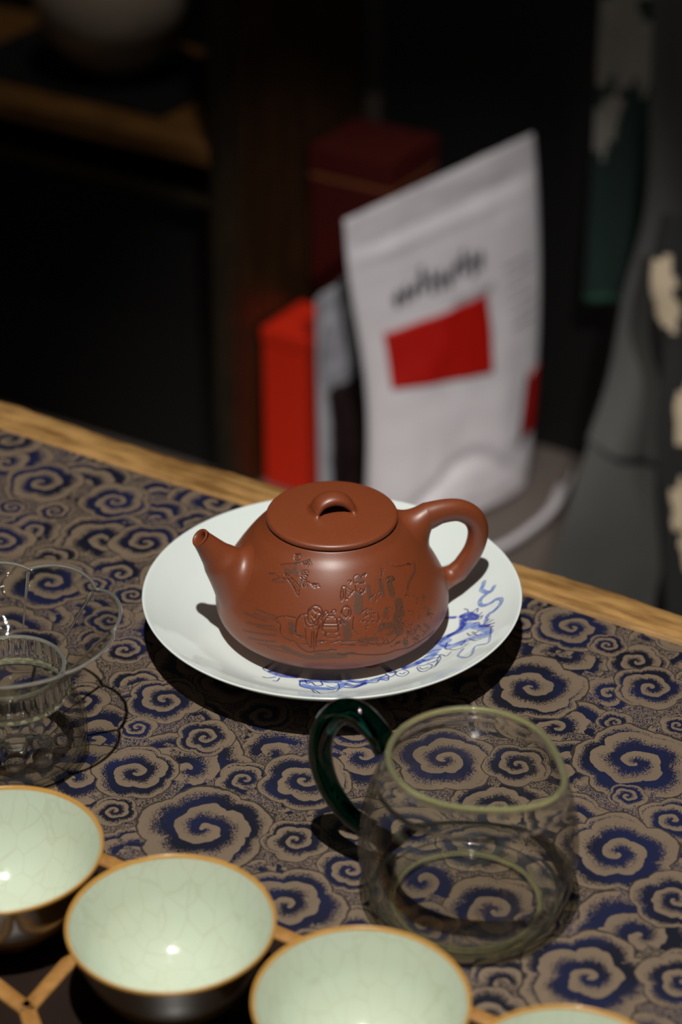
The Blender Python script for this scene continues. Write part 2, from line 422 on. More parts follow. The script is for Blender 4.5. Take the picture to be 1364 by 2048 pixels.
ENGRAVING = [
 (0.26,'i',[(-121,60.4),(-116.8,60.8),(-115.7,59.2),(-118.8,58.7),(-120.6,59.2),(-121,60.4)]),
 (0.33,'i',[(-121.5,60.3),(-118.3,60.3),(-116.8,61)]),
 (0.26,'i',[(-119.2,59.5),(-117.7,59.5)]),
 (2.28,'w',[(-117.4,57.8),(-116.2,55.8),(-114.1,54.3)]),
 (0.26,'i',[(-129,55.6),(-124.8,56.6),(-117.4,57.8),(-107.7,59.8)]),
 (0.26,'i',[(-113.9,58.2),(-110.8,58.9),(-107.3,59.2),(-105.2,58.3)]),
 (0.26,'i',[(-111.3,57.9),(-108.8,58.6),(-106,58.1)]),
 (0.26,'i',[(-108.1,57.5),(-107,58.5)]),
 (0.26,'i',[(-112.6,58.1),(-110.2,58.1),(-107.7,58.1)]),
 (0.29,'i',[(-112,55.5),(-108.1,56.3),(-106.3,55.5)]),
 (0.29,'i',[(-111.6,54.8),(-106.6,54.8)]),
 (0.29,'i',[(-111.9,55.1),(-107.2,55.6)]),
 (0.29,'i',[(-119.5,53.1),(-123.3,53.6),(-122.3,52.9),(-120.8,52.6)]),
 (1.96,'w',[(-123.3,54.8),(-118.9,54.7),(-116.7,55.8)]),
 (0.29,'i',[(-128.8,51.6),(-124.1,51.6),(-120.3,52)]),
 (0.29,'i',[(-135,51.2),(-130.6,52)]),
 (0.65,'w',[(-135,51.2),(-129.2,52.6)]),
 (0.72,'w',[(-130.6,49.6),(-125.2,50.1),(-120.3,51.1)]),
 (0.26,'i',[(-130.7,49.7),(-126,51.3)]),
 (0.29,'i',[(-120.4,52.2),(-115.5,50.3),(-110.3,47.2),(-110.6,48.9),(-110.6,50.3),(-114.4,51.9),(-117.7,52.8)]),
 (0.2,'i',[(-118.9,52.1),(-112,49.1)]),
 (0.2,'i',[(-117.8,52.5),(-111.7,49.9)]),
 (0.2,'i',[(-119.3,52.1),(-113.1,49.2)]),
 (0.29,'i',[(-106.4,52.5),(-102.3,52.1),(-98.5,52.2)]),
 (0.29,'i',[(-103.3,51.9),(-101.1,51.1),(-97.6,51.4)]),
 (0.29,'i',[(-102.2,51.8),(-99.8,51.6)]),
 (0.26,'i',[(-111.7,53.7),(-106.6,54.6)]),
 (0.26,'i',[(-111.4,53.3),(-106.7,54)]),
 (0.26,'i',[(-111.2,52.8),(-106.4,53.3)]),
 (0.29,'i',[(-111.5,52.2),(-109.6,50.4)]),
 (0.29,'i',[(-110.5,52.5),(-108.5,50.6)]),
 (0.29,'i',[(-109.5,52.7),(-107.6,50.6)]),
 (0.29,'i',[(-108.6,52.8),(-106.5,50.7)]),
 (0.29,'i',[(-107.6,53),(-105.4,50.8)]),
 (0.34,'i',[(-119.5,36),(-120,37.4),(-115.8,38.8),(-109.4,39.1)]),
 (0.42,'i',[(-119.5,36),(-117,35.3),(-116.2,32.5),(-113.7,30.7),(-111,30.2),(-108.1,30.1),(-105.1,27.8),(-100.8,26.2),(-97.6,27),(-88,27.9)]),
 (3.39,'w',[(-111,36.1),(-110,34)]),
 (0.93,'w',[(-133.2,37.6),(-120.8,38)]),
 (0.93,'w',[(-139.7,33.9),(-124.4,35.2)]),
 (1.06,'w',[(-136.6,30.8),(-120.4,33.9)]),
 (1.06,'w',[(-137.6,26.9),(-118.9,30.7)]),
 (1.06,'w',[(-133.6,24.8),(-118,28)]),
 (1.06,'w',[(-127.4,24.4),(-111.8,26.7)]),
 (1.06,'w',[(-121.8,24.3),(-103.9,24.6)]),
 (0.85,'w',[(-134.3,35.6),(-120.1,36.7)]),
 (0.85,'w',[(-130.1,31.3),(-117.9,32.9)]),
 (0.38,'i',[(-103.1,42.7),(-100.1,44.3),(-96.5,44),(-95.3,42.2),(-97,39.9),(-98.9,38.4),(-101.3,37.9),(-102.9,39.5),(-103.1,42.7)]),
 (0.34,'i',[(-102.6,42.3),(-100.5,43.2),(-98.8,42.3),(-96.6,42)]),
 (0.34,'i',[(-101.1,39.6),(-99.8,38.4),(-98.2,37.1),(-96.9,38.9)]),
 (0.34,'i',[(-98.9,43),(-97.2,42.6),(-96.1,41.9)]),
 (0.34,'i',[(-100.8,41.1),(-99,39.8),(-98.7,41.2)]),
 (0.38,'i',[(-108.6,38.3),(-107,40.3),(-103.1,41.3)]),
 (0.38,'i',[(-108.6,38.3),(-108.5,35.3),(-107.6,32.7),(-103.6,32)]),
 (0.34,'i',[(-104.7,39.7),(-103.1,36.7),(-100.6,36.5),(-99.2,37.3)]),
 (0.3,'i',[(-103.5,35.8),(-102.5,31.5),(-100.4,28.4)]),
 (0.3,'i',[(-100,35.1),(-99.9,28.5)]),
 (0.3,'i',[(-99,35.1),(-98.5,27.7)]),
 (0.34,'i',[(-98.1,35.5),(-96.2,36.4),(-94.8,38.6),(-95.4,39.9),(-93.5,41.5),(-91.9,42.2),(-93,42.7),(-94.3,42.2),(-94.7,40.8)]),
 (0.3,'i',[(-97.1,34.8),(-97.6,31.9),(-97.7,29)]),
 (0.3,'i',[(-96.3,37.8),(-97.1,35.2),(-97.8,32.6)]),
 (0.34,'i',[(-92.9,40.4),(-94.3,38.3),(-94.4,35.3),(-87.2,35),(-87.1,38.6),(-88.3,40.4),(-92.9,40.4)]),
 (0.25,'i',[(-93.4,39.7),(-87.8,39.7)]),
 (0.25,'i',[(-94.3,38.3),(-87.1,38.3)]),
 (0.25,'i',[(-94.3,36.9),(-87,36.9)]),
 (0.51,'i',[(-91.9,41),(-88.8,41)]),
 (0.38,'i',[(-90.3,42),(-89.3,43.1),(-87.7,42.9),(-88.5,42.2)]),
 (0.34,'i',[(-92.7,34.6),(-93.2,33.1),(-87,33.1),(-85.6,34.3)]),
 (0.38,'i',[(-97.3,31.4),(-92.6,31.7),(-96.8,30.7)]),
 (0.38,'i',[(-89.4,31),(-85.2,31.7)]),
 (0.34,'i',[(-84.6,42),(-83.4,43.8),(-80.6,44.2),(-79.3,42.1),(-80.6,40.1),(-83.2,40.6),(-84.6,42)]),
 (0.3,'i',[(-86.3,39),(-85.4,38.3),(-84.8,39.7),(-83.4,38.2)]),
 (3.81,'w',[(-82.4,38.2),(-82.3,33.3)]),
 (2.54,'w',[(-113.7,26.3),(-102.1,23.9),(-93,24.6),(-84,24.8)]),
 (1.69,'w',[(-97.6,26),(-79.4,25.8)]),
 (0.34,'i',[(-107.6,32.7),(-104.1,32.7)]),
 (0.34,'i',[(-104.3,29.6),(-101.4,29.6)]),
 (0.35,'i',[(-75.2,52.2),(-74.9,54),(-72.2,54.7),(-69.8,54.1),(-68.4,52.5),(-69.1,51.7),(-75.2,52.2)]),
 (2.15,'w',[(-71.9,53.6),(-71.1,52.8)]),
 (0.47,'i',[(-69.8,54),(-65.8,54.6),(-67.3,53.9)]),
 (0.39,'i',[(-79,53.1),(-76.9,53),(-78.2,52.2)]),
 (0.31,'i',[(-74.7,51.4),(-74.6,49.4),(-72.7,48.3),(-69.8,48.7),(-68.4,50.4)]),
 (0.27,'i',[(-72.4,49.4),(-69.9,49.2),(-72.1,48.6)]),
 (0.27,'i',[(-73.2,50.2),(-71.6,49.8)]),
 (0.35,'i',[(-83.6,50.6),(-82.9,51.4),(-81,51.4),(-79.7,50.5),(-76.8,49.4),(-75.9,49.7)]),
 (0.31,'i',[(-83.6,50.9),(-84.6,48.4),(-84.2,46.6),(-83.1,47.5),(-82.8,50.3)]),
 (0.31,'i',[(-81,50.8),(-81.8,47.3),(-80.6,47)]),
 (0.31,'i',[(-80.1,49.8),(-78.5,49),(-77.2,49),(-79.6,47.8)]),
 (4.69,'w',[(-74.1,47.1),(-75.2,42.8)]),
 (2.35,'w',[(-66.8,50.2),(-67.2,46.4)]),
 (1.37,'d',[(-52.5,50.4),(-47.9,49.9)]),
 (0.35,'i',[(-53.4,50.1),(-52,50.9),(-48.5,50.8),(-46.4,49.7),(-49.9,49.2),(-52.9,49.6)]),
 (0.23,'i',[(-54.5,54.6),(-51.7,54.1)]),
 (0.23,'i',[(-54.9,54),(-52.3,53.6)]),
 (0.23,'i',[(-56.2,53.4),(-52.9,52.9)]),
 (0.23,'i',[(-56.8,52.7),(-53.6,52.2)]),
 (0.23,'i',[(-58.9,51.3),(-54.9,50.7)]),
 (3.91,'w',[(-52.1,48.2),(-52.6,45.5)]),
 (2.74,'w',[(-57.7,50.9),(-58.9,46.4)]),
 (4.69,'w',[(-50.3,41.2),(-52.4,37.6),(-55,34.7),(-55.1,31)]),
 (3.13,'w',[(-63.1,35),(-57.4,33.8)]),
 (1.96,'w',[(-76.2,31.1),(-68.1,30.7)]),
 (0.31,'i',[(-73.5,41.4),(-70.2,42.3),(-67.3,41.4)]),
 (0.31,'i',[(-72.3,39.9),(-69.6,40.5),(-65.6,40.3)]),
 (0.35,'i',[(-84.8,42.4),(-82.5,44.3),(-80.4,43.2),(-81.4,40.6),(-83.3,40.8),(-84.8,42.4)]),
 (0.31,'i',[(-87.1,39.9),(-85.7,40.4),(-84.9,38.6),(-86.8,37)]),
 (0.31,'i',[(-78.1,40.2),(-79.2,35.9),(-76.3,33.2)]),
 (0.31,'i',[(-64.6,40.2),(-64.5,37.4),(-66.7,37.2),(-75.1,38.6)]),
 (0.39,'i',[(-90.8,30.6),(-86.5,31.8)]),
 (0.47,'i',[(-85.2,31.4),(-77.9,31.1)]),
 (0.55,'i',[(-85.3,29.8),(-78.9,29.4)]),
 (0.39,'i',[(-76.6,30.8),(-72.8,29.4),(-62.8,27.4),(-59.9,27.6),(-57.7,28.7),(-55.7,29.4)]),
 (0.35,'i',[(-76.3,29.2),(-72.8,28.4)]),
 (0.35,'i',[(-90.8,28),(-87.9,27.9)]),
 (0.43,'i',[(-87,26),(-84.1,25.3),(-81.2,26),(-76.6,24.9),(-64.1,22.6),(-57.3,22.7),(-49.7,21.2),(-42.5,21.4),(-36.9,21.1),(-30.4,21.1)]),
 (0.78,'i',[(-57.5,26.1),(-55.6,26.1)]),
 (1.37,'w',[(-41.2,44.2),(-37.2,46.2),(-28.5,47.9),(-24.9,50.1)]),
 (0.27,'i',[(-46.6,56),(-45.3,54.9),(-42.2,53.2),(-34.6,51.9),(-29.7,51.1)]),
 (0.63,'i',[(-31.1,51.5),(-28.4,50.5)]),
 (0.23,'i',[(-48.7,30.7),(-47.6,29.2),(-48.3,28),(-49.9,28)]),
 (0.23,'i',[(-43.7,22),(-44.9,21.6),(-46.4,22.4),(-47.1,23.5)]),
 (0.23,'i',[(-32.7,37.6),(-31.5,37.8),(-30.3,37.5),(-29.7,37)]),
 (0.23,'i',[(-50.5,33.3),(-51.3,32.9),(-52.2,33.2),(-52.3,33.6)]),
 (0.23,'i',[(-62.8,29.6),(-62.2,29.1),(-62.3,28.5),(-62.8,28.2)]),
 (0.23,'i',[(-36.6,39),(-35.6,38.9),(-35,38.3),(-35.5,38)]),
 (0.23,'i',[(-71.9,30.8),(-72.6,31.1),(-72.8,31.6),(-72.4,32)]),
 (0.23,'i',[(-64.5,28.5),(-63.3,29.1),(-62,28.7),(-61.5,27.7)]),
 (0.23,'i',[(-66.1,30.8),(-64.4,30.1),(-63.7,28.6),(-64.5,27.7)]),
 (0.23,'i',[(-35.3,33.8),(-35.3,34.4),(-34.5,34.6),(-33.5,34.2)]),
 (0.23,'i',[(-63.4,45.5),(-64.1,46.4),(-63.4,47.1),(-62,47.1)]),
 (0.23,'i',[(-72,34.8),(-72.3,35.6),(-71.8,36.2),(-71,36.1)]),
 (0.23,'i',[(-41.1,31.2),(-41.5,32.2),(-40.7,32.8),(-39.5,32.6)]),
 (0.23,'i',[(-38,40.9),(-38.6,40.7),(-39.4,40.8),(-39.5,41)]),
 (0.23,'i',[(-43,24),(-44.2,23.2),(-46.2,24),(-47,25.3)]),
 (0.23,'i',[(-57.3,35),(-57.8,34.6),(-58.4,34.7),(-58.7,35.2)]),
 (0.23,'i',[(-65.9,27),(-67.5,27.7),(-67.9,28.9),(-67.2,29.7)]),
 (0.23,'i',[(-59.2,40.3),(-57.6,40.9),(-56,40.4),(-55.5,39.5)]),
 (0.23,'i',[(-67,34.9),(-66.1,33.7),(-66.7,32.6),(-68.1,32.4)]),
 (0.23,'i',[(-70.2,29.1),(-71.1,28.8),(-71.9,29.4),(-72,30.1)]),
 (0.23,'i',[(-52.7,24.3),(-53.3,25.8),(-52.3,26.9),(-50.6,26.5)]),
 (0.23,'i',[(-49.9,38.1),(-50.2,38.7),(-49.6,39.1),(-48.7,39)]),
 (0.23,'i',[(-65.9,46.7),(-63.8,46.2),(-63.4,45.1),(-64.5,44.3)]),
 (0.23,'i',[(-59.5,46.3),(-60.7,45.8),(-62,45.8),(-62.7,46.4)]),
 (0.23,'i',[(-55.3,42.5),(-53.1,42.5),(-51.8,41.7),(-52.1,40.8)]),
 (0.23,'i',[(-51.6,36.3),(-53.5,36),(-55.2,36.8),(-55.3,37.7)]),
 (0.23,'i',[(-68.7,39.4),(-68.5,38.9),(-68.9,38.5),(-69.6,38.6)]),
 (0.23,'i',[(-47.9,24.7),(-45.9,24.3),(-44.4,22.6),(-44.2,21.1)]),
 (0.23,'i',[(-65.6,38.4),(-67.4,38.6),(-68.2,39.6),(-67.6,40.4)]),
 (0.23,'i',[(-57.6,37.7),(-59,37),(-60.6,37.2),(-61.3,38)]),
 (0.23,'i',[(-35.1,30.6),(-33.6,31.1),(-31.5,30.5),(-30.4,29.2)]),
 (0.23,'i',[(-52.4,39.5),(-52.2,40),(-51.5,40.2),(-50.7,39.9)]),
 (0.23,'i',[(-58,26.1),(-58.7,25.2),(-60,25.2),(-60.8,25.9)]),
 (0.23,'i',[(-50.3,38),(-51.4,37.9),(-52.1,38.3),(-52,38.9)]),
 (0.23,'i',[(-45.6,23.2),(-46.3,25),(-45,25.5),(-43.3,24.9)]),
 (0.23,'i',[(-44.3,29.9),(-42.5,29.2),(-41.4,27.7),(-42.3,27)]),
 (0.23,'i',[(-59.6,31.7),(-60.4,32.5),(-60.1,33.3),(-59.1,33.5)]),
 (0.23,'i',[(-44.9,26.9),(-46.1,28.6),(-45.4,29.7),(-43.8,29.8)]),
 (0.23,'i',[(-45.9,31.6),(-47.1,31.1),(-48.4,31.5),(-48.9,32.4)]),
 (0.23,'i',[(-64.8,34.2),(-64,35.4),(-62.5,35.4),(-61.5,34.6)]),
 (0.23,'i',[(-50.6,26.9),(-50.9,28.2),(-50.2,29),(-48.8,28.7)]),
 (0.23,'i',[(-47.4,24.8),(-48,26.5),(-46.8,27.1),(-45.1,26.7)]),
 (0.23,'i',[(-36.2,25.5),(-37.6,24.6),(-39.8,25.1),(-41.2,26.6)]),
 (0.23,'i',[(-51.6,33.2),(-53.4,33.7),(-54,34.8),(-53.3,35.7)]),
 (0.23,'i',[(-34.7,31.4),(-32.8,30.4),(-32.4,29.1),(-33.5,28.6)]),
 (0.23,'i',[(-38.2,39.6),(-37.5,38.6),(-38.3,37.9),(-39.9,38)]),
 (0.23,'i',[(-46.6,36.7),(-44.5,36.2),(-43.5,35.2),(-44.1,34.4)]),
 (0.23,'i',[(-48.2,29.1),(-48.9,28.8),(-49.7,29.1),(-50.1,29.8)]),
 (0.23,'i',[(-56,31.7),(-57.3,32.5),(-57.4,33.5),(-56.5,34.1)]),
 (0.23,'i',[(-43.4,42.6),(-42.6,43.1),(-41.3,42.8),(-40.9,42.4)]),
 (0.23,'i',[(-67.1,45.2),(-67.4,45.6),(-67,46.1),(-66.2,46.1)]),
 (0.23,'i',[(-61.7,46.7),(-60.9,47.3),(-59.6,47.2),(-58.9,46.8)]),
 (0.23,'i',[(-49.6,30.9),(-51.2,32.1),(-51,33.3),(-49.5,33.7)]),
 (0.23,'i',[(-70.5,39.9),(-71.3,40.6),(-71.1,41.3),(-70.1,41.5)]),
 (0.23,'i',[(-68.7,31.5),(-68.7,31.9),(-68.4,32.2),(-67.8,32.1)]),
 (0.23,'i',[(-44.9,42.4),(-43.4,42.4),(-42.4,42),(-42.3,41.4)]),
 (0.23,'i',[(-51.6,25.7),(-51,24.6),(-51.5,23.9),(-52.5,24)]),
 (1.61,'w',[(-42.8,28.8),(-45.7,27.9)]),
 (2.31,'w',[(-52.6,25.2),(-52,23.4)]),
 (1.3,'w',[(-32.3,38.6),(-33.3,37.1)]),
 (2.22,'w',[(-63.8,35),(-64.9,33.8)]),
 (2.31,'w',[(-59.1,40.5),(-60.8,38.6)]),
 (1.48,'w',[(-38.8,28.3),(-35.4,24.9)]),
 (2.33,'w',[(-53.2,38.7),(-53.9,37.7)]),
 (1.9,'w',[(-49.2,41.4),(-50.3,40.5)]),
 (1.19,'w',[(-44.8,25.3),(-44.8,24)]),
 (1.46,'w',[(-38.9,24),(-40.8,23.6)]),
 (1.89,'w',[(-32.7,32.5),(-34.1,31)]),
 (1.31,'w',[(-50.5,29.3),(-49,27.4)]),
 (1.52,'w',[(-49.6,37.4),(-50.1,36)]),
 (1.87,'w',[(-57.9,31.4),(-61,31)]),
]
DRAGON = [
 (1.69,'r',[(69.5,18.9),(69,16.8),(68.2,14.5),(70.2,11),(72.2,10),(73.7,12.3)]),
 (1.61,'r',[(71,10.1),(67.9,8.3),(66.9,5.1),(68.4,2.1),(71.8,1.4),(73.9,2.2),(76.3,0.1),(75.3,-3.7),(72.6,-6.3),(70,-7.2),(68.7,-12)]),
 (2.97,'d',[(59,-0),(61.5,0.2),(63.5,-2.8),(64.7,-5.3)]),
 (2.54,'d',[(59.7,-3.2),(63,-4.7)]),
 (0.42,'i',[(61.6,1.9),(61.5,3.7),(60.1,5.5)]),
 (0.42,'i',[(63.3,0.6),(64.1,0.9),(65.9,1.9),(65.5,-1)]),
 (0.42,'i',[(64.4,-2.5),(66.4,-3.8),(67.5,-2.8)]),
 (0.42,'i',[(64.7,-5.3),(67.6,-5.8)]),
 (0.42,'i',[(63.8,-6.1),(66.6,-7.7),(67.6,-5.7)]),
 (2.33,'d',[(58.8,-2.8),(58.4,-8.1),(55.9,-11.9),(52.4,-14),(49.8,-15.9)]),
 (1.69,'d',[(51.7,1.4),(55.6,0.7)]),
 (0.38,'i',[(57.9,1),(60.4,-5.3),(58.3,-9.1),(55.4,-11.9),(51.5,-14.6)]),
 (3.18,'w',[(61.1,-8.5),(64.3,-12.7),(68.1,-19.2),(69.4,-25.1),(66.9,-25.3),(62.9,-22.8),(57.9,-22.8),(53.2,-23.9),(49.5,-21.6)]),
 (2.54,'w',[(56.7,-12.3),(60.1,-11),(63.6,-10.2)]),
 (0.51,'i',[(67.9,-14.5),(71.7,-13.7)]),
 (0.51,'i',[(68.3,-15.4),(72.1,-17.4)]),
 (0.51,'i',[(68.4,-16.9),(71.5,-20.2)]),
 (0.51,'i',[(67.8,-13.4),(70.4,-11.5)]),
 (1.27,'d',[(66.3,-14.4),(69.9,-17.1)]),
 (0.42,'i',[(60.3,-15.9),(61.4,-19.3),(63.1,-19),(64.6,-22.4),(66.3,-21.8)]),
 (0.42,'i',[(62.4,-16.5),(63.9,-18.8),(65.2,-17.9)]),
 (0.38,'i',[(63.6,-9.5),(65.7,-10.1),(65.9,-13.9),(68,-13.9)]),
 (0.51,'i',[(70.5,-20),(70.1,-23.8),(69.6,-28.6)]),
 (0.38,'i',[(60.8,-22.2),(63.5,-26.8),(67.1,-27.8),(69.6,-28.6)]),
 (0.93,'r',[(69.6,-28.6),(68.8,-34.4),(67.4,-36.2),(63.9,-33.2),(62.2,-34.7),(61,-41.8),(58.8,-43.8),(56.2,-39.6),(55.3,-35.8),(57.7,-30.7)]),
 (0.38,'i',[(52.6,-27.6),(55.1,-28.7),(57.6,-28.7),(60.2,-26.6)]),
 (0.85,'d',[(47.9,-20.5),(49.9,-22.6),(52,-22.4)]),
 (0.51,'i',[(51.3,-19.7),(50.2,-24.7),(52.7,-26.6)]),
 (0.42,'i',[(56.2,-22.2),(59.1,-22.6),(56.9,-25.7),(59,-25.7)]),
 (3.39,'w',[(51.4,-18),(47.9,-21.2),(45.6,-25.8),(43.3,-30.4),(41.5,-32.7)]),
 (0.42,'i',[(52.5,-29.7),(50.3,-32.6),(48.3,-29.9),(46.5,-33.3)]),
 (0.38,'i',[(41.3,-27.9),(44.7,-25.4),(48.5,-24.9)]),
 (0.38,'i',[(40.8,-30.6),(44.2,-29.2),(47.9,-29.9)]),
 (0.38,'i',[(41.1,-33.3),(44.5,-32.5),(47.4,-32.1)]),
 (0.38,'i',[(41.8,-36.4),(44.8,-35.6),(46.5,-33.9)]),
 (0.38,'i',[(47.5,-30.6),(47.8,-33.7),(45.4,-40.6),(43.2,-42.9)]),
 (2.12,'d',[(49.8,-15.9),(47.1,-19.1)]),
 (2.54,'d',[(39.8,-33.3),(35.6,-36.4),(31.8,-38.3)]),
 (0.42,'i',[(37.2,-38.9),(38.3,-43.1),(40.7,-44.7),(43.8,-40.4),(43,-37.5),(40.1,-37.7),(37.6,-37.9)]),
 (0.42,'i',[(38.4,-39.3),(39.6,-41.4),(42.1,-40.6)]),
 (0.38,'i',[(27.5,-42.3),(28.7,-45.4),(31.5,-46.2),(33.5,-43.5),(32.9,-41.3),(30.5,-40),(27.9,-41.6)]),
 (0.38,'i',[(29.5,-43.2),(30.8,-44.1),(32.1,-42.5)]),
 (1.27,'d',[(25.4,-41.8),(27.9,-41.6)]),
 (0.42,'i',[(44.3,-36.2),(46.5,-35),(44.9,-41.6)]),
 (2.44,'d',[(-26.7,-41.2),(-22.3,-44.1),(-15.5,-44.8)]),
 (0.44,'i',[(-26.2,-40.7),(-28.1,-41.2),(-29.8,-39.5),(-30.1,-37.9),(-28.2,-38.4)]),
 (0.44,'i',[(-24.6,-46),(-27.9,-47.4),(-30.1,-46.8)]),
 (0.44,'i',[(-22.7,-46.7),(-23.8,-49.8),(-25.5,-49.7)]),
 (2.2,'d',[(-13.1,-48.6),(-8.8,-48.2),(-5,-47.7),(-1.1,-48.8),(3.2,-48.2)]),
 (2.93,'w',[(-12.5,-52.8),(-6.8,-55.4),(-2.1,-56.1),(2.7,-54.5),(5.1,-50.4)]),
 (0.44,'i',[(-13.8,-48.6),(-13.7,-52.8),(-11.5,-55.4),(-8.7,-57),(-6.7,-63.5),(-1.1,-65),(2.7,-67.3),(6.4,-70.2)]),
 (0.39,'i',[(-2.1,-52.9),(1.3,-55.6)]),
 (0.39,'i',[(-1.8,-55.6),(0.8,-57.6)]),
 (0.39,'i',[(-1.3,-60.4),(1.8,-59.4),(3.2,-55),(2.7,-50.4),(1.3,-49.8)]),
 (0.49,'i',[(-11.7,-47.6),(-10.7,-50.8),(-8.8,-49.7),(-6.8,-52.9),(-4,-51.8),(-5,-48.2)]),
 (0.49,'i',[(-8.2,-56.5),(-6.3,-59.9),(-4.8,-64.4)]),
 (2.2,'d',[(6.5,-51.3),(9.8,-53.4),(14.1,-51.1)]),
 (0.59,'i',[(5.5,-54.5),(10.3,-54.9),(14.6,-50.1)]),
 (0.68,'i',[(7.5,-48.2),(11.3,-49.7),(15.1,-48)]),
 (2.2,'w',[(7.5,-48.2),(14.1,-49.6),(19.4,-47.9),(23.7,-46.7)]),
 (0.44,'i',[(14.1,-50.6),(19.4,-50.5),(20.8,-47.9),(24.2,-49.2),(24.7,-46)]),
 (0.44,'i',[(23.3,-42.4),(25.7,-46),(28.1,-42.2),(26.7,-40.1),(24.3,-41.3)]),
 (0.59,'i',[(20.9,-46.3),(23.8,-44)]),
 (0.44,'i',[(17,-48),(21.8,-45.2)]),
]
CLOUDS = [(-152.1,999.5,20.4),(-113.5,980.2,18.1),(-142.6,970.7,9.5),(-95.5,940.4,17.5),(-166.1,940.4,17),(-174.5,1044.8,18.4),(-137.7,903.8,22.5),(-97.8,892.8,9.4),(-164.3,974.2,8.8),(-142.8,1044.8,10.5),(-87.2,1020.5,15.5),(-76.8,807.5,17),(-85.8,755.3,18.3),(-87.2,787.1,8.6),(-57.6,863,20.6),(-113.9,807.5,13.1),(-57.9,779.9,12.8),(-55.1,717.7,27.1),(-18.4,710.7,13.2),(-20.5,670.6,22.6),(-92.2,729.4,9.8),(-14.9,750.1,19.7),(-39.8,750.1,12.4),(-140.3,846.6,18),(-138.2,792.6,17.2),(106.1,865.1,19.5),(135.9,817,16.5),(84.2,817,24.2),(123.2,762.2,26.2),(117.5,739.3,8.2),(43.6,763.9,22),(73.8,760.4,14.6),(109.6,702.9,24.8),(128.7,674.1,17.3),(90.8,630.4,25.8),(59,668.2,21.1),(92.5,723.5,18.2),(117.8,790.8,8.2),(144.4,788.9,7.7),(134,723.5,14.1),(55.3,707.6,17.9),(74.6,659.6,9.5),(125.5,629.1,16.6),(29.7,717.1,20.1),(82.2,867.1,13.8),(120.7,850.6,9.1),(-7.9,645.5,13.1),(3.9,792.6,19.4),(3.5,692.1,13.7),(31.9,659.6,13.3),(156,863,18.3),(-32.8,796.3,13),(47.2,800,13),(-97.5,846.6,11.3),(-106.4,871.3,11.5),(-116.2,901.6,9.4)]


# ------------------------------------------------------------------ setting: floor and dark walls
FZ = -515.0
V, F = boxm(-1600, 1600, -1900, 3060, FZ-20, FZ)
tag(mesh('floor', V, F, M['floor'], smooth=False), kind='structure')
V, F = boxm(-1600, 1600, 3000, 3060, FZ, 1950)
tag(mesh('wall_back', V, F, M['wallm'], smooth=False), kind='structure')
V, F = boxm(-1660, -1600, -1900, 3060, FZ, 1950)
tag(mesh('wall_left', V, F, M['wallm'], smooth=False), kind='structure')
V, F = boxm(1600, 1660, -1900, 3060, FZ, 1950)
tag(mesh('wall_right', V, F, M['wallm'], smooth=False), kind='structure')

# ------------------------------------------------------------------ table: slab, live edge, legs
table = empty('tea_table', ab(-430, 400, FZ), ROT, label='brown wooden tea table with a rough pale live edge, under the blue cloud cloth', cat='table')
Z0 = -FZ
TA0, TA1 = -620, 620
V, F = boxm(TA0, TA1, -380, B_CLOTH-400+1, Z0-42, Z0-1.2)
mesh('table_top', V, F, M['tablewood'], table, smooth=False)
V = []; n = 420
for i in range(n):
    a = TA0+(TA1-TA0)*i/(n-1)
    w = 24.5 + 4.0*mnoise.noise(Vector((a*0.012, 3.3, 0))) + 1.4*mnoise.noise(Vector((a*0.06, 1.3, 0))) + 0.7*mnoise.noise(Vector((a*0.2, 7, 0)))
    b0 = B_CLOTH-400
    hz = 0.5*mnoise.noise(Vector((a*0.07, 9, 0)))
    for (bb, zz) in ((b0+1, -42), (b0+1, 0.5), (b0+3, 1.1+hz), (b0+w*0.5, 1.2+hz), (b0+w-2.0, 0.7+hz), (b0+w, -1.4), (b0+w+1.5+mnoise.noise(Vector((a*.1, 0, 4)))*1.5, -9), (b0+w-2+mnoise.noise(Vector((a*.05, 0, 9)))*3, -24), (b0+w-8, -42)):
        V.append((a, bb, Z0+zz))
F = []
for i in range(n-1):
    for j in range(9):
        k = (j+1) % 9; F.append((i*9+j, i*9+k, (i+1)*9+k, (i+1)*9+j))
F += [tuple(range(9)), tuple(range(n*9-1, n*9-10, -1))]
tag(mesh('live_edge', V, F, M['tanwood'], table), label='pale rough live edge')
for sa in (-560, 560):
    for sb in (-330, 350):
        V, F = boxm(sa-30, sa+30, sb-30, sb+30, 0, Z0-42, 3)
        mesh('leg', V, F, M['tablewood'], table, smooth=False)

# ------------------------------------------------------------------ brocade cloth
clouds = [(x, y, r*1.06) for x, y, r in CLOUDS]
cr2 = random.Random(11)
fill = []
for tries in range(11000):
    a = cr2.uniform(-940, 80); b = cr2.uniform(120, B_CLOTH+6)
    p = ab(a, b); r = cr2.choice((12, 15, 18, 21, 24))
    ok = True
    for (x, y, q) in clouds+fill:
        if (x-p.x)**2+(y-p.y)**2 < (0.74*max(q, r)+0.22*min(q, r))**2: ok = False; break
    if ok: fill.append((p.x, p.y, r*1.25))
allc = [(c, 0) for c in clouds] + [(c, 1) for c in fill]
rr_ = random.Random(3)
order = sorted(range(len(clouds)), key=lambda i: clouds[i][1])
C_ = np.array([clouds[i] for i in order] + sorted(fill, key=lambda c: c[1]))
T_ = np.array([(rr_.random(), rr_.choice((1, 1, 1, -1)), rr_.random()*3) for _ in range(len(C_))])
A0, A1, B0, B1 = -930, 70, 130, B_CLOTH
step = 2.4
na = int((A1-A0)/step)+1; nb = int((B1-B0)/step)+1
V = [A*(A0+(A1-A0)*i/(na-1)) + B*(B0+(B1-B0)*j/(nb-1)) for j in range(nb) for i in range(na)]
F = grid_faces(nb, na, wrap=False)
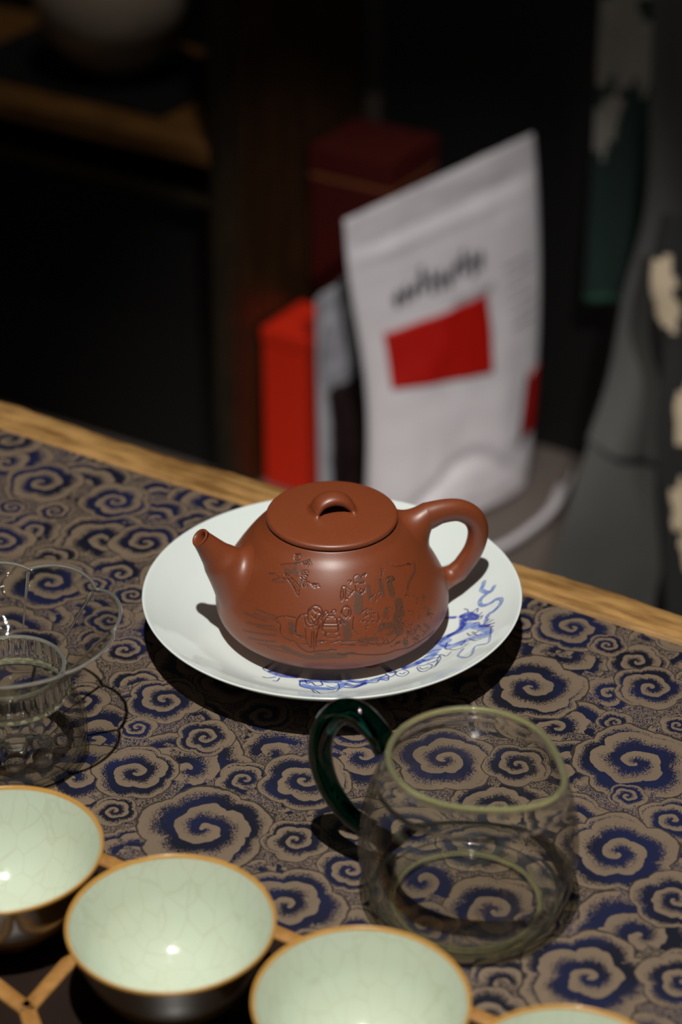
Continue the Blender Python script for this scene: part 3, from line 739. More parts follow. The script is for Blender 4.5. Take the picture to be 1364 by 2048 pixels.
ai = (np.arange(na-1)+0.5)*(A1-A0)/(na-1)+A0; bi = (np.arange(nb-1)+0.5)*(B1-B0)/(nb-1)+B0
aa, bb = np.meshgrid(ai, bi); fx = (aa*A.x+bb*B.x).ravel(); fy = (aa*A.y+bb*B.y).ravel()
first = np.full(len(fx), -1); second = np.full(len(fx), -1)
near = np.full(len(fx), 1e9); neari = np.zeros(len(fx), int)
for k, (cx, cy, cs) in enumerate(C_):
    d = np.hypot(fx-cx, fy-cy)/cs
    ins = d < 1.0+2.2/cs+0.10
    sure = (first == -1) & ins; sec = (first != -1) & (second == -1) & ins
    first[sure] = k; second[sec] = k
    nn = d < near; near[nn] = d[nn]; neari[nn] = k
first[first == -1] = neari[first == -1]
second[second == -1] = neari[second == -1]
at = {}
for nm, ix in (('cloud_a', first), ('cloud_b', second)):
    at[nm] = ('FLOAT_VECTOR', 'FACE', C_[ix]); at[nm+'_turn'] = ('FLOAT_VECTOR', 'FACE', T_[ix])
nv = len(V)
V = [tuple(v) for v in V]
ring = [i for i in range(na)] + [j*na+na-1 for j in range(1, nb)] + [(nb-1)*na+i for i in range(na-2, -1, -1)] + [j*na for j in range(nb-2, 0, -1)]
for i in ring: V.append((V[i][0], V[i][1], -1.1))
nf0 = len(F)
for q in range(len(ring)):
    q2 = (q+1) % len(ring); F.append((ring[q], nv+q, nv+q2, ring[q2]))
ex = len(F)-nf0
for nm in list(at):
    ty, dm, arr = at[nm]; at[nm] = (ty, dm, np.vstack([arr, np.repeat(arr[:1], ex, 0)]))
o = mesh('table_runner', V, F, M['brocade'], smooth=False, attrs=at)
tag(o, label='navy brocade table cloth woven with tan spiral cloud scrolls, covering the table', cat='tablecloth')

# ------------------------------------------------------------------ plate
PX, PY = -4.0, 857.0
plate = empty('plate', (PX, PY, 0), label='white porcelain plate with a blue painted dragon, under the brown teapot', cat='plate')
th = list(np.radians(np.concatenate([np.arange(-150, 40, 0.32), np.arange(40, 210, 1.6)])))
top = [(0, 9), (20, 9), (40, 9), (48, 9.05)] + [tuple(q) for q in cr([(48, 9.05), (58, 11), (68, 15.5), (78, 21.5), (83.6, 25.2)], 22)][1:]
lip = [(84.4, 25.8), (85.0, 25.9), (85.3, 25.5), (85.1, 24.8)]
under = [(80, 20.6), (72, 15.2), (62, 9.8), (54, 6.8), (51, 6.0), (50.2, 1.0), (49.6, 0.2), (48, 0.2), (47.2, 1.0), (46.5, 4.5), (20, 5), (0, 5)]
prof = top+lip+under
V, F = lathe(prof, th)
Va = np.array(V); ink, wash, dark = paint(Va[:, 0], Va[:, 1], [(w*{'i': 1.2, 'r': 1.0, 'w': 1.25, 'd': 1.2}[k], k, p_) for w, k, p_ in DRAGON])
lim = len(top)*len(th)
for q in (ink, wash, dark): q[lim:] = 0
mesh('dish', V, F, M['plate'], plate, attrs={'ink': ('FLOAT', 'POINT', ink), 'wash': ('FLOAT', 'POINT', wash), 'dark': ('FLOAT', 'POINT', dark)})

# ------------------------------------------------------------------ teapot
TZ = 9.1
PROT = math.radians(15)
pot = empty('teapot', (PX, PY, TZ), PROT, label='reddish brown clay teapot with engraved figures, standing on the white plate', cat='teapot')
bp = [(46, 14), (50, 16.5), (52.0, 20), (52.4, 24), (51.2, 30), (48, 37), (43.8, 44), (39, 51), (34.5, 56.5), (31, 60), (28.8, 62.6)]
th = list(np.radians(np.concatenate([np.arange(-152, -12, 0.36), np.arange(-12, 208, 2.0)])))
side = [tuple(q) for q in cr(bp, 17)]
prof = [(0, 13.0), (30, 13.0), (42, 13.1), (44.5, 13.3)] + side + [(28.0, 62.9), (25.5, 62.9), (25.0, 61.5), (24.6, 59), (0, 58.6)]
V, F = lathe([(r, z-TZ) for r, z in prof], th)
Va = np.array(V); ang = np.degrees(np.arctan2(Va[:, 1], Va[:, 0])); zz = Va[:, 2]+TZ
# strokes are given as (angle, height): turn the angle into arc length
eng = [(w*1.0, k, [((a+90)*0.84, z*1.18) for a, z in pts]) for w, k, pts in ENGRAVING]
ink, wash, dark = paint((ang+90)*0.84, zz*1.18, eng)
wash = np.maximum(wash*0.8, dark)
V = [(v[0]*(1-0.0035*i), v[1]*(1-0.0035*i), v[2]) for v, i in zip(V, ink)]
mesh('pot_body', V, F, M['clay'], pot, attrs={'ink': ('FLOAT', 'POINT', ink), 'wash': ('FLOAT', 'POINT', wash)}, rz=-PROT)
def body_r(z):
    zs = [q[1] for q in side]; rs = [q[0] for q in side]
    return float(np.interp(z, zs, rs))
def on_body(theta, z, dr=0.0):
    r = body_r(z)+dr
    return Vector((r*math.cos(theta), r*math.sin(theta), z-TZ))
def attach(V, F, last, center_theta, center_z, Rw, Rh, flip=False, m=9):
    """blend the ring of vertices `last` (Vectors) onto the body round (theta, z) with an elliptic foot"""
    c = on_body(center_theta, center_z)
    cen = sum(last, Vector())/len(last)
    def sf(p, j):
        d = p-cen
        u = Vector((-math.sin(center_theta), math.cos(center_theta), 0)); up = Vector((0, 0, 1))
        du, dv = d.dot(u), (d - Vector((math.cos(center_theta), math.sin(center_theta), 0))*d.dot(Vector((math.cos(center_theta), math.sin(center_theta), 0)))).dot(up)
        L = math.hypot(du, dv) or 1
        du, dv = du/L, dv/L
        def pt(k, dr):
            z = center_z+dv*Rh*k; r = body_r(z); return on_body(center_theta+du*Rw*k/r, z, dr)
        return pt(0.62, 0.2), pt(1.0, -0.35)
    rings = fillet_rings(last, sf, m)
    n = len(last); base = len(V)-n
    for r in rings: V += r
    F += grid_faces(m+1, n, off=base)
# spout
path = [tuple(q) for q in cr([(-59.4, 0, 62.2-TZ), (-56.2, 0, 57.6-TZ), (-53.0, 0, 52.8-TZ), (-50.6, 0, 49.3-TZ)], 6)]
rad = [float(v) for v in np.interp(np.linspace(0, 1, len(path)), [0, .12, .35, .7, 1], [4.3, 4.5, 5.4, 7.0, 8.6])]
V, F = sweep(path, rad, 40, caps=False)
V = [Vector(v) for v in V]
n = 40; tipc = Vector(path[0]); tilt = Vector((-0.66, -0.12, 0.74)).normalized()
ax = (Vector(path[1])-Vector(path[0])).normalized()
for i in range(n):   # cut the mouth on a slant
    d = V[i]-tipc; V[i] = V[i] - ax*(d.dot(tilt)/ax.dot(tilt))
attach(V, F, V[-n:], PI, 39.5, 17.0, 17.5)
# mouth: rounded lip and bore
o0 = len(V)
for (k, dd) in ((0.93, -0.45), (0.80, -0.5), (0.68, -0.1), (0.62, 1.2), (0.58, 7.0), (0.5, 14)):
    for i in range(n): V.append(tipc + (V[i]-tipc)*k + ax*dd)
for i in range(n): F.append((i, (i+1) % n, o0+(i+1) % n, o0+i))
F += grid_faces(6, n, off=o0); F.append(tuple(range(o0+5*n, o0+6*n)))
idx = [0]*len(F)
mesh('spout', V, F, M['clay'], pot)
# handle: a loop with a swelling upper root
hp = cr([(44.0, 0, 57.2-TZ), (51.0, 0, 58.7-TZ), (59.0, 0, 58.0-TZ), (65.5, 0, 53.4-TZ), (68.2, 0, 46.0-TZ), (66.6, 0, 37.0-TZ), (62.0, 0, 29.3-TZ), (58.4, 0, 25.2-TZ)], 7)
tt = np.linspace(0, 1, len(hp))
rad = [float(v) for v in np.interp(tt, [0, .12, .3, .5, .7, .88, 1], [5.9, 5.1, 4.6, 4.3, 4.2, 4.2, 4.6])]
V, F = sweep([tuple(q) for q in hp], rad, 36, caps=False, flat=(1.12, 0.95), up=(0, 1, 0))
V = [Vector(v) for v in V]; n = 36
attach(V, F, V[-n:], 0.0, 22.5, 9.0, 8.0)
start = list(reversed(V[:n])) ; V2 = list(start); F2 = []
attach(V2, F2, V2[-n:], 0.0, 51.5, 13.0, 11.0)
V, F = merge((V, F), (V2, F2))
mesh('handle', V, F, M['clay'], pot)
# feet
for k in range(3):
    a = -PI/2+k*2*PI/3+0.2
    V, F = lathe([(0, 0), (5.6, 0.0), (6.4, .5), (6.8, 2), (7.4, 4.4), (0, 4.4)], circ(28))
    mesh('foot', V, F, M['clay'], pot, loc=(36*math.cos(a), 36*math.sin(a), 0))
# lid with bridge knob
prof = [(0, 63.0), (25, 63.0), (27.6, 63.0), (28.6, 63.2)] + [tuple(q) for q in cr([(28.6, 63.2), (29.1, 64.0), (29.0, 65.0), (28.2, 65.8), (26.5, 66.2)], 5)][1:] + [(20, 66.7), (12, 67.1), (6, 67.25), (0, 67.3)]
V, F = lathe([(r, z-TZ) for r, z in prof], circ(160))
lid = mesh('lid', V, F, M['clay'], pot)
lz = 67.2-TZ
arc = cr([(-7.4, 0, lz+1.8), (-5.2, 0, lz+4.3), (-1.8, 0, lz+5.6), (1.8, 0, lz+5.6), (5.2, 0, lz+4.3), (7.8, 0, lz+1.8)], 8)
n = 36
V, F = sweep([tuple(q) for q in arc], [1.0]*len(arc), n, caps=False, flat=[(5.6-1.5*math.sin(PI*i/(len(arc)-1)), 2.0+0.1*math.sin(PI*i/(len(arc)-1))) for i in range(len(arc))], up=None)
# proper section: wide across the view, thin along the arch
V = []
P, T, N = frames([tuple(q) for q in arc])
for i in range(len(P)):
    y = Vector((0, 1, 0)); x = T[i].cross(y).normalized(); s = math.sin(PI*i/(len(P)-1))
    for j in range(n):
        a = 2*PI*j/n; V.append(P[i] + y*(math.cos(a)*(5.4-0.6*s)) + x*(math.sin(a)*(2.2+0.6*s)))
def lidsurf(cx, sgn):
    def sf(p, j):
        d = Vector((p.x-cx, p.y, 0))
        return Vector((p.x+sgn*0.6, p.y*1.05, lz-0.0)), Vector((cx+d.x*(2.4 if d.x*sgn > 0 else 1.35)+sgn*0.8, p.y*1.75, lz-0.35))
    return sf
ends = [Vector(v) for v in V[-n:]]; sts = [Vector(v) for v in V[:n]]
r1 = fillet_rings(ends, lidsurf(7.8, 1)); r0 = fillet_rings(sts, lidsurf(-7.4, -1))
for r in r1: V += r
F = grid_faces(len(P)+10, n)
Vb = list(sts)
for r in r0: Vb += r
Vb, Fb = Vb, [tuple(reversed(f)) for f in grid_faces(11, n)]
V, F = merge((V, F), (Vb, Fb))
kb = mesh('knob', V, F, M['clay'], lid)


# ------------------------------------------------------------------ glass pitcher with green handle
gx, gy = 48.0, 672.0
pit = empty('glass_pitcher', (gx, gy, 0.1), label='clear round glass pitcher with a dark green glass handle, empty, front right', cat='pitcher')
SPA = math.radians(-40); HA = math.radians(151)
def prad(q, z, th):
    d = (th-SPA+PI) % (2*PI)-PI
    k = max(0.0, min(1.0, (z-47)/26)); k = k*k*(3-2*k)
    return q + 8.0*k*math.exp(-(d/0.52)**2)
outp = cr([(0, 0.4), (22, 0.2), (29, 0.0), (34.5, 2.5), (39.0, 10), (41.2, 21), (41.6, 33), (39.9, 46), (36.4, 57), (32.6, 64.5), (31.3, 69.0)], 6)
inp = cr([(29.8, 69.0), (31.2, 64.3), (35.2, 56.6), (38.4, 46), (40.1, 33), (39.7, 21), (37.3, 11), (33.0, 4.8), (28, 2.6), (15, 2.2), (0, 2.2)], 6)
V, F = lathe([tuple(q) for q in outp+inp], circ(128), prad)
idx = []
for f in F:
    z = sum(V[i][2] for i in f)/4; r = math.hypot(V[f[0]][0], V[f[0]][1])
    idx.append(1 if z > 59 or (z < 6 and r > 27) else 0)
mesh('pitcher_body', V, F, [M['thin'], M['wallglass']], pit, idx=idx)
path = []
for th in circ(120):
    q = prad(30.6, 70.4, th); d = (th-SPA+PI) % (2*PI)-PI
    path.append((q*math.cos(th), q*math.sin(th), 69.6+0.8*math.exp(-(d/0.4)**2)))
def ring_tube(path, r, n=14):
    V = []; m = len(path)
    for i in range(m):
        p = Vector(path[i]); T = (Vector(path[(i+1) % m])-Vector(path[i-1])).normalized(); x = T.cross(Vector((0, 0, 1))).normalized(); y = x.cross(T)
        for j in range(n):
            a = 2*PI*j/n; V.append(p+x*math.cos(a)*r+y*math.sin(a)*r)
    F = []
    for i in range(m):
        for j in range(n):
            F.append((i*n+j, i*n+(j+1) % n, ((i+1) % m)*n+(j+1) % n, ((i+1) % m)*n+j))
    return V, F
V, F = ring_tube(path, 1.3)
mesh('rim', V, F, M['clear'], pit)
path = [(28.5*math.cos(t), 28.5*math.sin(t), 1.3) for t in circ(90)]
V, F = ring_tube(path, 1.1)
mesh('base_ring', V, F, M['clear'], pit)
hu = Vector((math.cos(HA), math.sin(HA), 0))
def hpt(r, z): return tuple(hu*r+Vector((0, 0, z)))
hp = cr([hpt(35.0, 61.5), hpt(40, 67.5), hpt(47, 72.5), hpt(54.5, 71.5), hpt(61.5, 62.5), hpt(64.2, 49), hpt(60.5, 34.5), hpt(52, 24.0), hpt(41.6, 19.5)], 8)
tt = np.linspace(0, 1, len(hp))
rad = [float(v) for v in np.interp(tt, [0, .06, .2, .4, .6, .85, .95, 1], [5.6, 5.0, 5.0, 5.0, 4.8, 4.2, 3.9, 4.4])]
V, F = sweep([tuple(q) for q in hp], rad, 28)
tag(mesh('handle', V, F, M['green'], pit), label='dark green solid glass handle')

# ------------------------------------------------------------------ petal-rimmed glass infuser on its bulb, left
ix, iy = -136.0, 765.0
inf = empty('glass_infuser', (ix, iy, 0.1), label='clear petal-rimmed glass infuser over a round glass bulb, at left edge', cat='infuser')
o_ = cr([(0, 0.6), (14, 0.3), (20, 0.2), (26, 3), (29.6, 10), (30.4, 18), (28, 27), (24.5, 33), (23.4, 36)], 5)
i_ = cr([(22.4, 36), (23.4, 33), (26.8, 27), (29.2, 18), (28.4, 10.4), (24.8, 4.4), (19, 2.2), (10, 2), (0, 2)], 5)
V, F = lathe([tuple(q) for q in o_+i_], circ(96))
mesh('bulb', V, F, M['thin'], inf)
def flute(q, z, th): return q*(1+0.03*math.cos(28*th)) if 33 < z < 46 else q
o_ = cr([(23.9, 34.2), (24.0, 37), (23.7, 42), (23.2, 46)], 6); i_ = cr([(21.8, 46), (22.2, 42), (22.4, 37), (21.5, 35.6), (14, 35.0), (0, 35.0)], 6)
V, F = lathe([(23.2, 34.0)] + [tuple(q) for q in o_+i_], circ(336), flute)
V2, F2 = lathe([(0, 33.7), (20, 33.8), (23.2, 34.0)], circ(96))
Vc, Fc = merge((V, F), (V2, F2))
idx = [1 if max(math.hypot(Vc[i][0], Vc[i][1]) for i in f) < 21.8 else 0 for f in Fc]
mesh('fluted_collar', Vc, Fc, [M['wallglass'], M['thin']], inf, idx=idx)
V, F = ring_tube([(22.5*math.cos(t), 22.5*math.sin(t), 46.3) for t in circ(90)], 0.9); mesh('collar_rim', V, F, M['bead'], inf)
V, F = ring_tube([(23.0*math.cos(t), 23.0*math.sin(t), 34.2) for t in circ(90)], 1.1); mesh('collar_foot', V, F, M['yellowish'], inf)
NL = 8
def petal(q, z, th):
    k = max(0.0, min(1.0, (q-24)/21)); lob = abs(math.sin(NL/2*(th+0.1)))**0.6
    return q*(1 + k*(0.075*lob-0.055))
def petz(r, z, th):
    k = max(0.0, min(1.0, (r-26)/20)); lob = abs(math.sin(NL/2*(th+0.1)))**0.8
    return z + k*k*(2.2*lob-1.2)
fo = cr([(23.6, 45.0), (26.5, 47.5), (31.5, 52), (37, 58), (42.2, 63), (46.2, 67.0)], 6)
V = []; ths = circ(240)
for (r, z) in fo:
    for t in ths: q = petal(r, z, t); V.append((q*math.cos(t), q*math.sin(t), petz(q, z, t)))
n1 = len(fo)
for (r, z) in reversed(fo):
    for t in ths: q = petal(r, z, t)-0.9; V.append((q*math.cos(t), q*math.sin(t), petz(q, z, t)+0.7))
F = grid_faces(2*n1, 240)
for j in range(240): F.append(((2*n1-1)*240+j, (2*n1-1)*240+(j+1) % 240, (j+1) % 240, j))
mesh('petal_bowl', V, F, M['thin2'], inf)
for k in range(NL):   # moulded creases between the petals
    t = -0.1+2*PI*k/NL; path = []
    for (r, z) in fo[4:-1]:
        q = petal(r, z, t)-0.4; path.append((q*math.cos(t), q*math.sin(t), petz(q, z, t)+0.3))
    V, F = sweep(path, [0.35+0.45*i/len(path) for i in range(len(path))], 8); mesh('petal_crease', V, F, M['knobglass'], inf)
path = []
for t in circ(240):
    q = petal(46.3, 67, t)-0.3; path.append((q*math.cos(t), q*math.sin(t), petz(q, 67.0, t)+0.4))
V, F = ring_tube(path, 0.75, 10)
mesh('petal_rim', V, F, M['bead'], inf)
for k, (bx, by, bz, br) in enumerate([(0, 0, 7.5, 5.2), (11, 2, 6.2, 4.4), (4, 11, 6.2, 4.2), (-9, 8, 6.2, 4.4), (-10, -6, 6.2, 4.4), (1, -11.5, 6.2, 4.6), (12, -8, 6.2, 4.4), (18, 4, 6.0, 3.4), (8.5, 5.5, 11.5, 3.6)]):
    pr = [(br*math.sin(PI*i/12), bz-br*math.cos(PI*i/12)) for i in range(13)]
    V, F = lathe(pr, circ(20)); mesh('glass_knob', V, F, M['knobglass'], inf, loc=(bx, by, 0))

# ------------------------------------------------------------------ tray and cups
tb = 652.5*B.y + (-25.3)*B.x
tray = empty('tea_tray', ab(-335, tb-70, 0.1), ROT, label='dark lacquered tea tray with pale bamboo strips, under the crackled cups', cat='tray')
ctr_a = -335; ctr_b = tb-70
V, F = boxm(-230, 230, -95, 69.5, 0, 3.0, 0.6)
mesh('tray_base', V, F, M['tray'], tray, smooth=False)
def strip(p0, p1, w, z0=0.5, z1=4.2):
    a = Vector(p0); b = Vector(p1); d = (b-a).normalized(); s = Vector((-d.y, d.x))*w/2
    m = 24; V = []
    for i in range(m+1):
        c = a+(b-a)*i/m; k = 1+0.12*mnoise.noise(Vector((c.x*0.08, c.y*0.08, 2)))
        for (q, z) in ((-1, z0), (-1, z1-.8), (-.8, z1), (.8, z1), (1, z1-.8), (1, z0)):
            V.append((c.x+s.x*q*k, c.y+s.y*q*k, z))
    F = grid_faces(m+1, 6); F += [tuple(range(5, -1, -1)), tuple(range(m*6, m*6+6))]
    return V, F
def tl(x, y): v = Vector((x, y, 0)); return (v.dot(A)-ctr_a, v.dot(B)-ctr_b)
V, F = strip((-230, 69.8), (230, 69.8), 6.5); mesh('bamboo_strip', V, F, M['traytan'], tray)
j1 = tl(-113, 610)
for q, w in ((tl(-95.5, 645.5), 6.5), (tl(-140, 636), 6.5), (tl(-104, 584), 6.5)):
    V, F = strip(j1, q, w); mesh('bamboo_strip', V, F, M['traytan'], tray)
e1 = tl(-95.5, 645.5)
V, F = strip(e1, (e1[0]+30, 68), 6.5); mesh('bamboo_strip', V, F, M['traytan'], tray)

def make_cup(label, x, y, rz):
    c = empty('tea_cup', (x, y, 3.2), rz, label=label, cat='cup', group='crackled celadon cups on the tray')
    H = 38.0
    inn = cr([(0, 5.0), (9, 5.3), (17, 7.5), (24, 13), (29.5, 21), (33.2, 30), (35.9, 37.0)], 7)
    rim = cr([(35.9, 37.0), (36.5, 38.0), (37.1, 38.1), (37.4, 37.3), (37.0, 35.9)], 5)
    ext = cr([(37.0, 35.9), (34.6, 29.5), (31.2, 20.5), (26, 11.5), (19.5, 6.2), (16.6, 4.8), (16.4, 1.0), (15.8, 0.1), (14.6, 0.1), (14.0, 2.6), (0, 2.6)], 6)
    V, F = lathe([tuple(q) for q in inn], circ(96)); tag(mesh('bowl_interior', V, F, M['celadon'], c), label='pale green crackle-glazed interior')
    V, F = lathe([tuple(q) for q in rim], circ(96)); tag(mesh('rim', V, F, M['gilt'], c), label='amber rim')
    V, F = lathe([tuple(q) for q in ext], circ(96)); tag(mesh('bowl_exterior', V, F, M['brownglaze'], c), label='dark olive-brown glazed outside')
    return c
make_cup('crackled pale green cup with amber rim at left edge, below the glass infuser', -124.9, 655.1, 0.3)
make_cup('crackled pale green cup with amber rim, whole rim in view, second from left', -60.1, 614.0, 1.9)
make_cup('crackled pale green cup with amber rim, just below the glass pitcher, third from left', 6.8, 574.3, 3.3)
make_cup('crackled pale green cup at bottom edge, only its far rim in view', 73.5, 534.3, 4.4)

# ------------------------------------------------------------------ things beyond the table
def at_y(px, py, Y):   # a point of the room seen at that pixel, Y millimetres from the lens
    a = (px-682)/4510.9; b = -(py-1024)/4510.9
    r = Vector((a, math.cos(PITCH)+b*math.sin(PITCH), -math.sin(PITCH)+b*math.cos(PITCH)))
    return r*(Y/r.y) + Vector((0, 0, CAM_H*1000))

# red boxes, square to the table
def card_box(name, corner, wa, wb, h, mat, lidh, label, band=None):
    e = empty(name, (corner.x, corner.y, FZ), ROT, label=label, cat='box')
    V, F = boxm(0, wa, 0, wb, 0.2, h-lidh, 0.8); mesh('box_base', V, F, mat, e, smooth=False)
    V, F = boxm(-1.2, wa+1.2, -1.2, wb+1.2, h-lidh+(1.5 if band else 0.4), h, 1.2); mesh('lid', V, F, mat, e, smooth=False)
    if band:
        V, F = boxm(-0.3, wa+.3, -0.3, wb+.3, h-lidh-4.5, h-lidh-0.5); mesh('band', V, F, band, e, smooth=False)
    return e
cb = at_y(525, 655, 1905)
card_box('gift_box', cb, 64, 68, cb.z-FZ, M['orange'], 14, 'bright orange-red gift box, low, left of the white bag')
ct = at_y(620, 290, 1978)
card_box('gift_box', ct, 88, 84, ct.z-FZ, M['shaded_red'], 26, 'tall dark red gift box with a lid, shade put into its colour, behind the white bag', M['cream_line'])

# pouches: a bulging front and back sharing their edges
def pouch(name, bl, br_, tl_, tr, thick, mats, label, seed=0, wr=2.0, nu=44, nv=60, zipv=0.86, topthin=0.9, side_bow=0.0):
    e = empty(name, ((bl.x+br_.x)/2, (bl.y+br_.y)/2, FZ), label=label, cat='bag')
    off = Vector(e.location)*1000
    def base(u, v):
        q = (bl*(1-u)+br_*u)*(1-v) + (tl_*(1-u)+tr*u)*v
        if side_bow: q += (br_-bl).normalized()*(side_bow*(u*math.sin(PI*v)**0.8 + 0.8*(1-u)*math.sin(PI*min(1, v*1.15))**1.5))
        return q
    nrm = (br_-bl).cross(tl_-bl).normalized()
    if nrm.y > 0: nrm = -nrm
    def T(u, v):
        s = (math.sin(PI*u))**0.55 if 0 < u < 1 else 0
        k = (1-v)**0.75*(1.0 if v > .04 else 0.9) if v < topthin else 0
        return thick*s*k
    def P(u, v, side):
        t = T(u, v); w = wr*mnoise.noise(Vector((u*3.5+seed, v*4.5, side*2.3))) + wr*0.5*mnoise.noise(Vector((u*9+seed, v*11, side)))
        z = 0.0
        if side > 0 and zipv: z = 1.6*math.exp(-((v-zipv)/0.010)**2) - 1.2*math.exp(-((v-zipv+0.025)/0.012)**2) - (4.5*math.exp(-((v-0.035-0.11*math.sin(PI*u)+0.03*math.sin(9*u))/0.022)**2) + 3.0*math.exp(-((v-0.93+0.05*u)/0.03)**2) if side_bow else 0)
        edge = min(1, 6*u*(1-u))*min(1, 8*v+0.2)
        q = base(u, v) + nrm*(side*(t*(1.0 if side > 0 else 0.55)+0.6) + (w*edge if t > 0.3 or side > 0 else w*edge) + z*edge*1.5)
        q.z = max(q.z, FZ+0.8)
        return q - off
    V = []; F = []
    for side in (1, -1):
        for i in range(nv+1):
            for j in range(nu+1): V.append(P(j/nu, i/nv, side))
    m = (nu+1)*(nv+1)
    F = grid_faces(nv+1, nu+1, False) + [tuple(reversed(f)) for f in grid_faces(nv+1, nu+1, False, m)]
    loop = [j for j in range(nu+1)] + [i*(nu+1)+nu for i in range(1, nv+1)] + [nv*(nu+1)+j for j in range(nu-1, -1, -1)] + [i*(nu+1) for i in range(nv-1, 0, -1)]
    for q in range(len(loop)):
        a, b = loop[q], loop[(q+1) % len(loop)]; F.append((a, a+m, b+m, b))
    mesh('pouch_body', V, F, mats, e)
    def patch(nm, uv, mat, lift=0.9, n1=20, n2=20, parent=e, thin=0.5):
        V = []
        for lf in (lift, lift-thin):
            for i in range(n2+1):
                for j in range(n1+1):
                    s, t = j/n1, i/n2
                    u = (uv[0][0]*(1-s)+uv[1][0]*s)*(1-t)+(uv[3][0]*(1-s)+uv[2][0]*s)*t
                    v = (uv[0][1]*(1-s)+uv[1][1]*s)*(1-t)+(uv[3][1]*(1-s)+uv[2][1]*s)*t
                    V.append(P(u, v, 1)+nrm*lf)
        m = (n1+1)*(n2+1)
        F = grid_faces(n2+1, n1+1, False) + [tuple(reversed(f)) for f in grid_faces(n2+1, n1+1, False, m)]
        loop = [j for j in range(n1+1)] + [i*(n1+1)+n1 for i in range(1, n2+1)] + [n2*(n1+1)+j for j in range(n1-1, -1, -1)] + [i*(n1+1) for i in range(n2-1, 0, -1)]
        for q in range(len(loop)):
            a, b = loop[q], loop[(q+1) % len(loop)]; F.append((a, a+m, b+m, b))
        return V, F
    return e, patch

bagc = [at_y(733, 1010, 1805), at_y(1048, 965, 1905), at_y(688, 440, 1845), at_y(1066, 266, 1955)]
for q in bagc[:2]: q.z = FZ+1
bag, patch = pouch('coffee_bag', *bagc, 34, M['bag'], 'white stand-up pouch with a red rectangle and blurred dark lettering, behind the table', 2.0, 3.4, side_bow=13.0)
def rect(u0, v0, u1, v1): return [(u0, v0), (u1, v0), (u1, v1), (u0, v1)]
V, F = patch('label', [(0.10, 0.455), (0.645, 0.40), (0.645, 0.63), (0.10, 0.63)], M['bagred'])
tag(mesh('label', V, F, M['bagred'], bag), label='plain red rectangular label')
lr = random.Random(4); parts = []
for k in range(11):   # the unreadable dark lettering above the label
    u = 0.17+k*0.044; hgt = lr.uniform(.045, .085); b0 = 0.70+lr.uniform(-.012, .012)
    parts.append(patch('x', [(u, b0), (u+.026, b0+.004), (u+.034, b0+hgt), (u+.012, b0+hgt*.9)], None, 0.8, 3, 4))
    parts.append(patch('x', rect(u-.006, b0+hgt*.45, u+.040, b0+hgt*.45+.012), None, 0.8, 3, 2))
V, F = merge(*parts); tag(mesh('lettering', V, F, M['bagink'], bag), label='blurred dark grey lettering')
parts = []
for k in range(6):
    parts.append(patch('x', rect(0.76, 0.50+k*.035, 0.76+lr.uniform(.12, .18), 0.508+k*.035), None, 0.8, 6, 1))
for k in range(3):
    parts.append(patch('x', rect(0.45, 0.645+k*.008-.012, 0.45+lr.uniform(.2, .3), 0.648+k*.008-.012), None, 0.8, 6, 1))
V, F = merge(*parts); mesh('small_print', V, F, M['bagink2'], bag)
V, F = patch('x', [(0.86, 0.16), (0.985, 0.17), (0.985, 0.36), (0.90, 0.33)], None, 0.8, 8, 12)
tag(mesh('side_print', V, F, M['bagred'], bag), label='red print at the right edge')
V, F = patch('x', [(0.82, 0.14), (0.865, 0.15), (0.905, 0.33), (0.89, 0.36)], None, 0.8, 6, 10)
mesh('side_print', V, F, M['brownlabel'], bag)

sc_ = [at_y(640, 1000, 1838), at_y(750, 990, 1918), at_y(632, 600, 1850), at_y(735, 520, 1930)]
for q in sc_[:2]: q.z = FZ+1
sbag, patch = pouch('foil_bag', *sc_, 13, M['silver'], 'crumpled silver foil pouch with dark lower panel, between orange box and white bag', 6.0, 7.0, 40, 60, zipv=None)
V, F = patch('x', [(0.10, 0.02), (0.92, 0.02), (0.92, 0.55), (0.10, 0.57)], None, 0.9, 16, 20)
tag(mesh('label', V, F, M['brownlabel'], sbag), label='dark brown lower panel')

# white scoop-like tray edge beside the bag's foot
wp = empty('paper_tray', at_y(1010, 990, 1850)*1.0, label='shallow white paper tray under the right foot of the white bag', cat='tray')
wp.location.z = FZ*MM
l0 = Vector(wp.location)*1000
pts = [at_y(q[0], q[1], q[2]) for q in ((900, 1035, 1790), (960, 1015, 1800), (1020, 985, 1830), (1070, 955, 1870), (1095, 925, 1920))]
V = []
for i, p in enumerate([Vector(q) for q in cr(pts, 6)]):
    d = Vector((0.5, -0.85, 0)).normalized(); k = i/24
    for (s, z) in ((-14, 1.5), (-6, 1.5), (4, 8+10*k), (7, 14+14*k), (9.5, 13+14*k), (7, 6+8*k), (0, 0.4), (-14, 0.4)):
        V.append(Vector((p.x+d.x*(s+34)-l0.x, p.y+d.y*(s+34)-l0.y, z)))
nn = len(cr(pts, 6)); F = grid_faces(nn, 8); F += [tuple(range(7, -1, -1)), tuple(range((nn-1)*8, nn*8))]
mesh('tray_rim', V, F, M['bag'], wp)

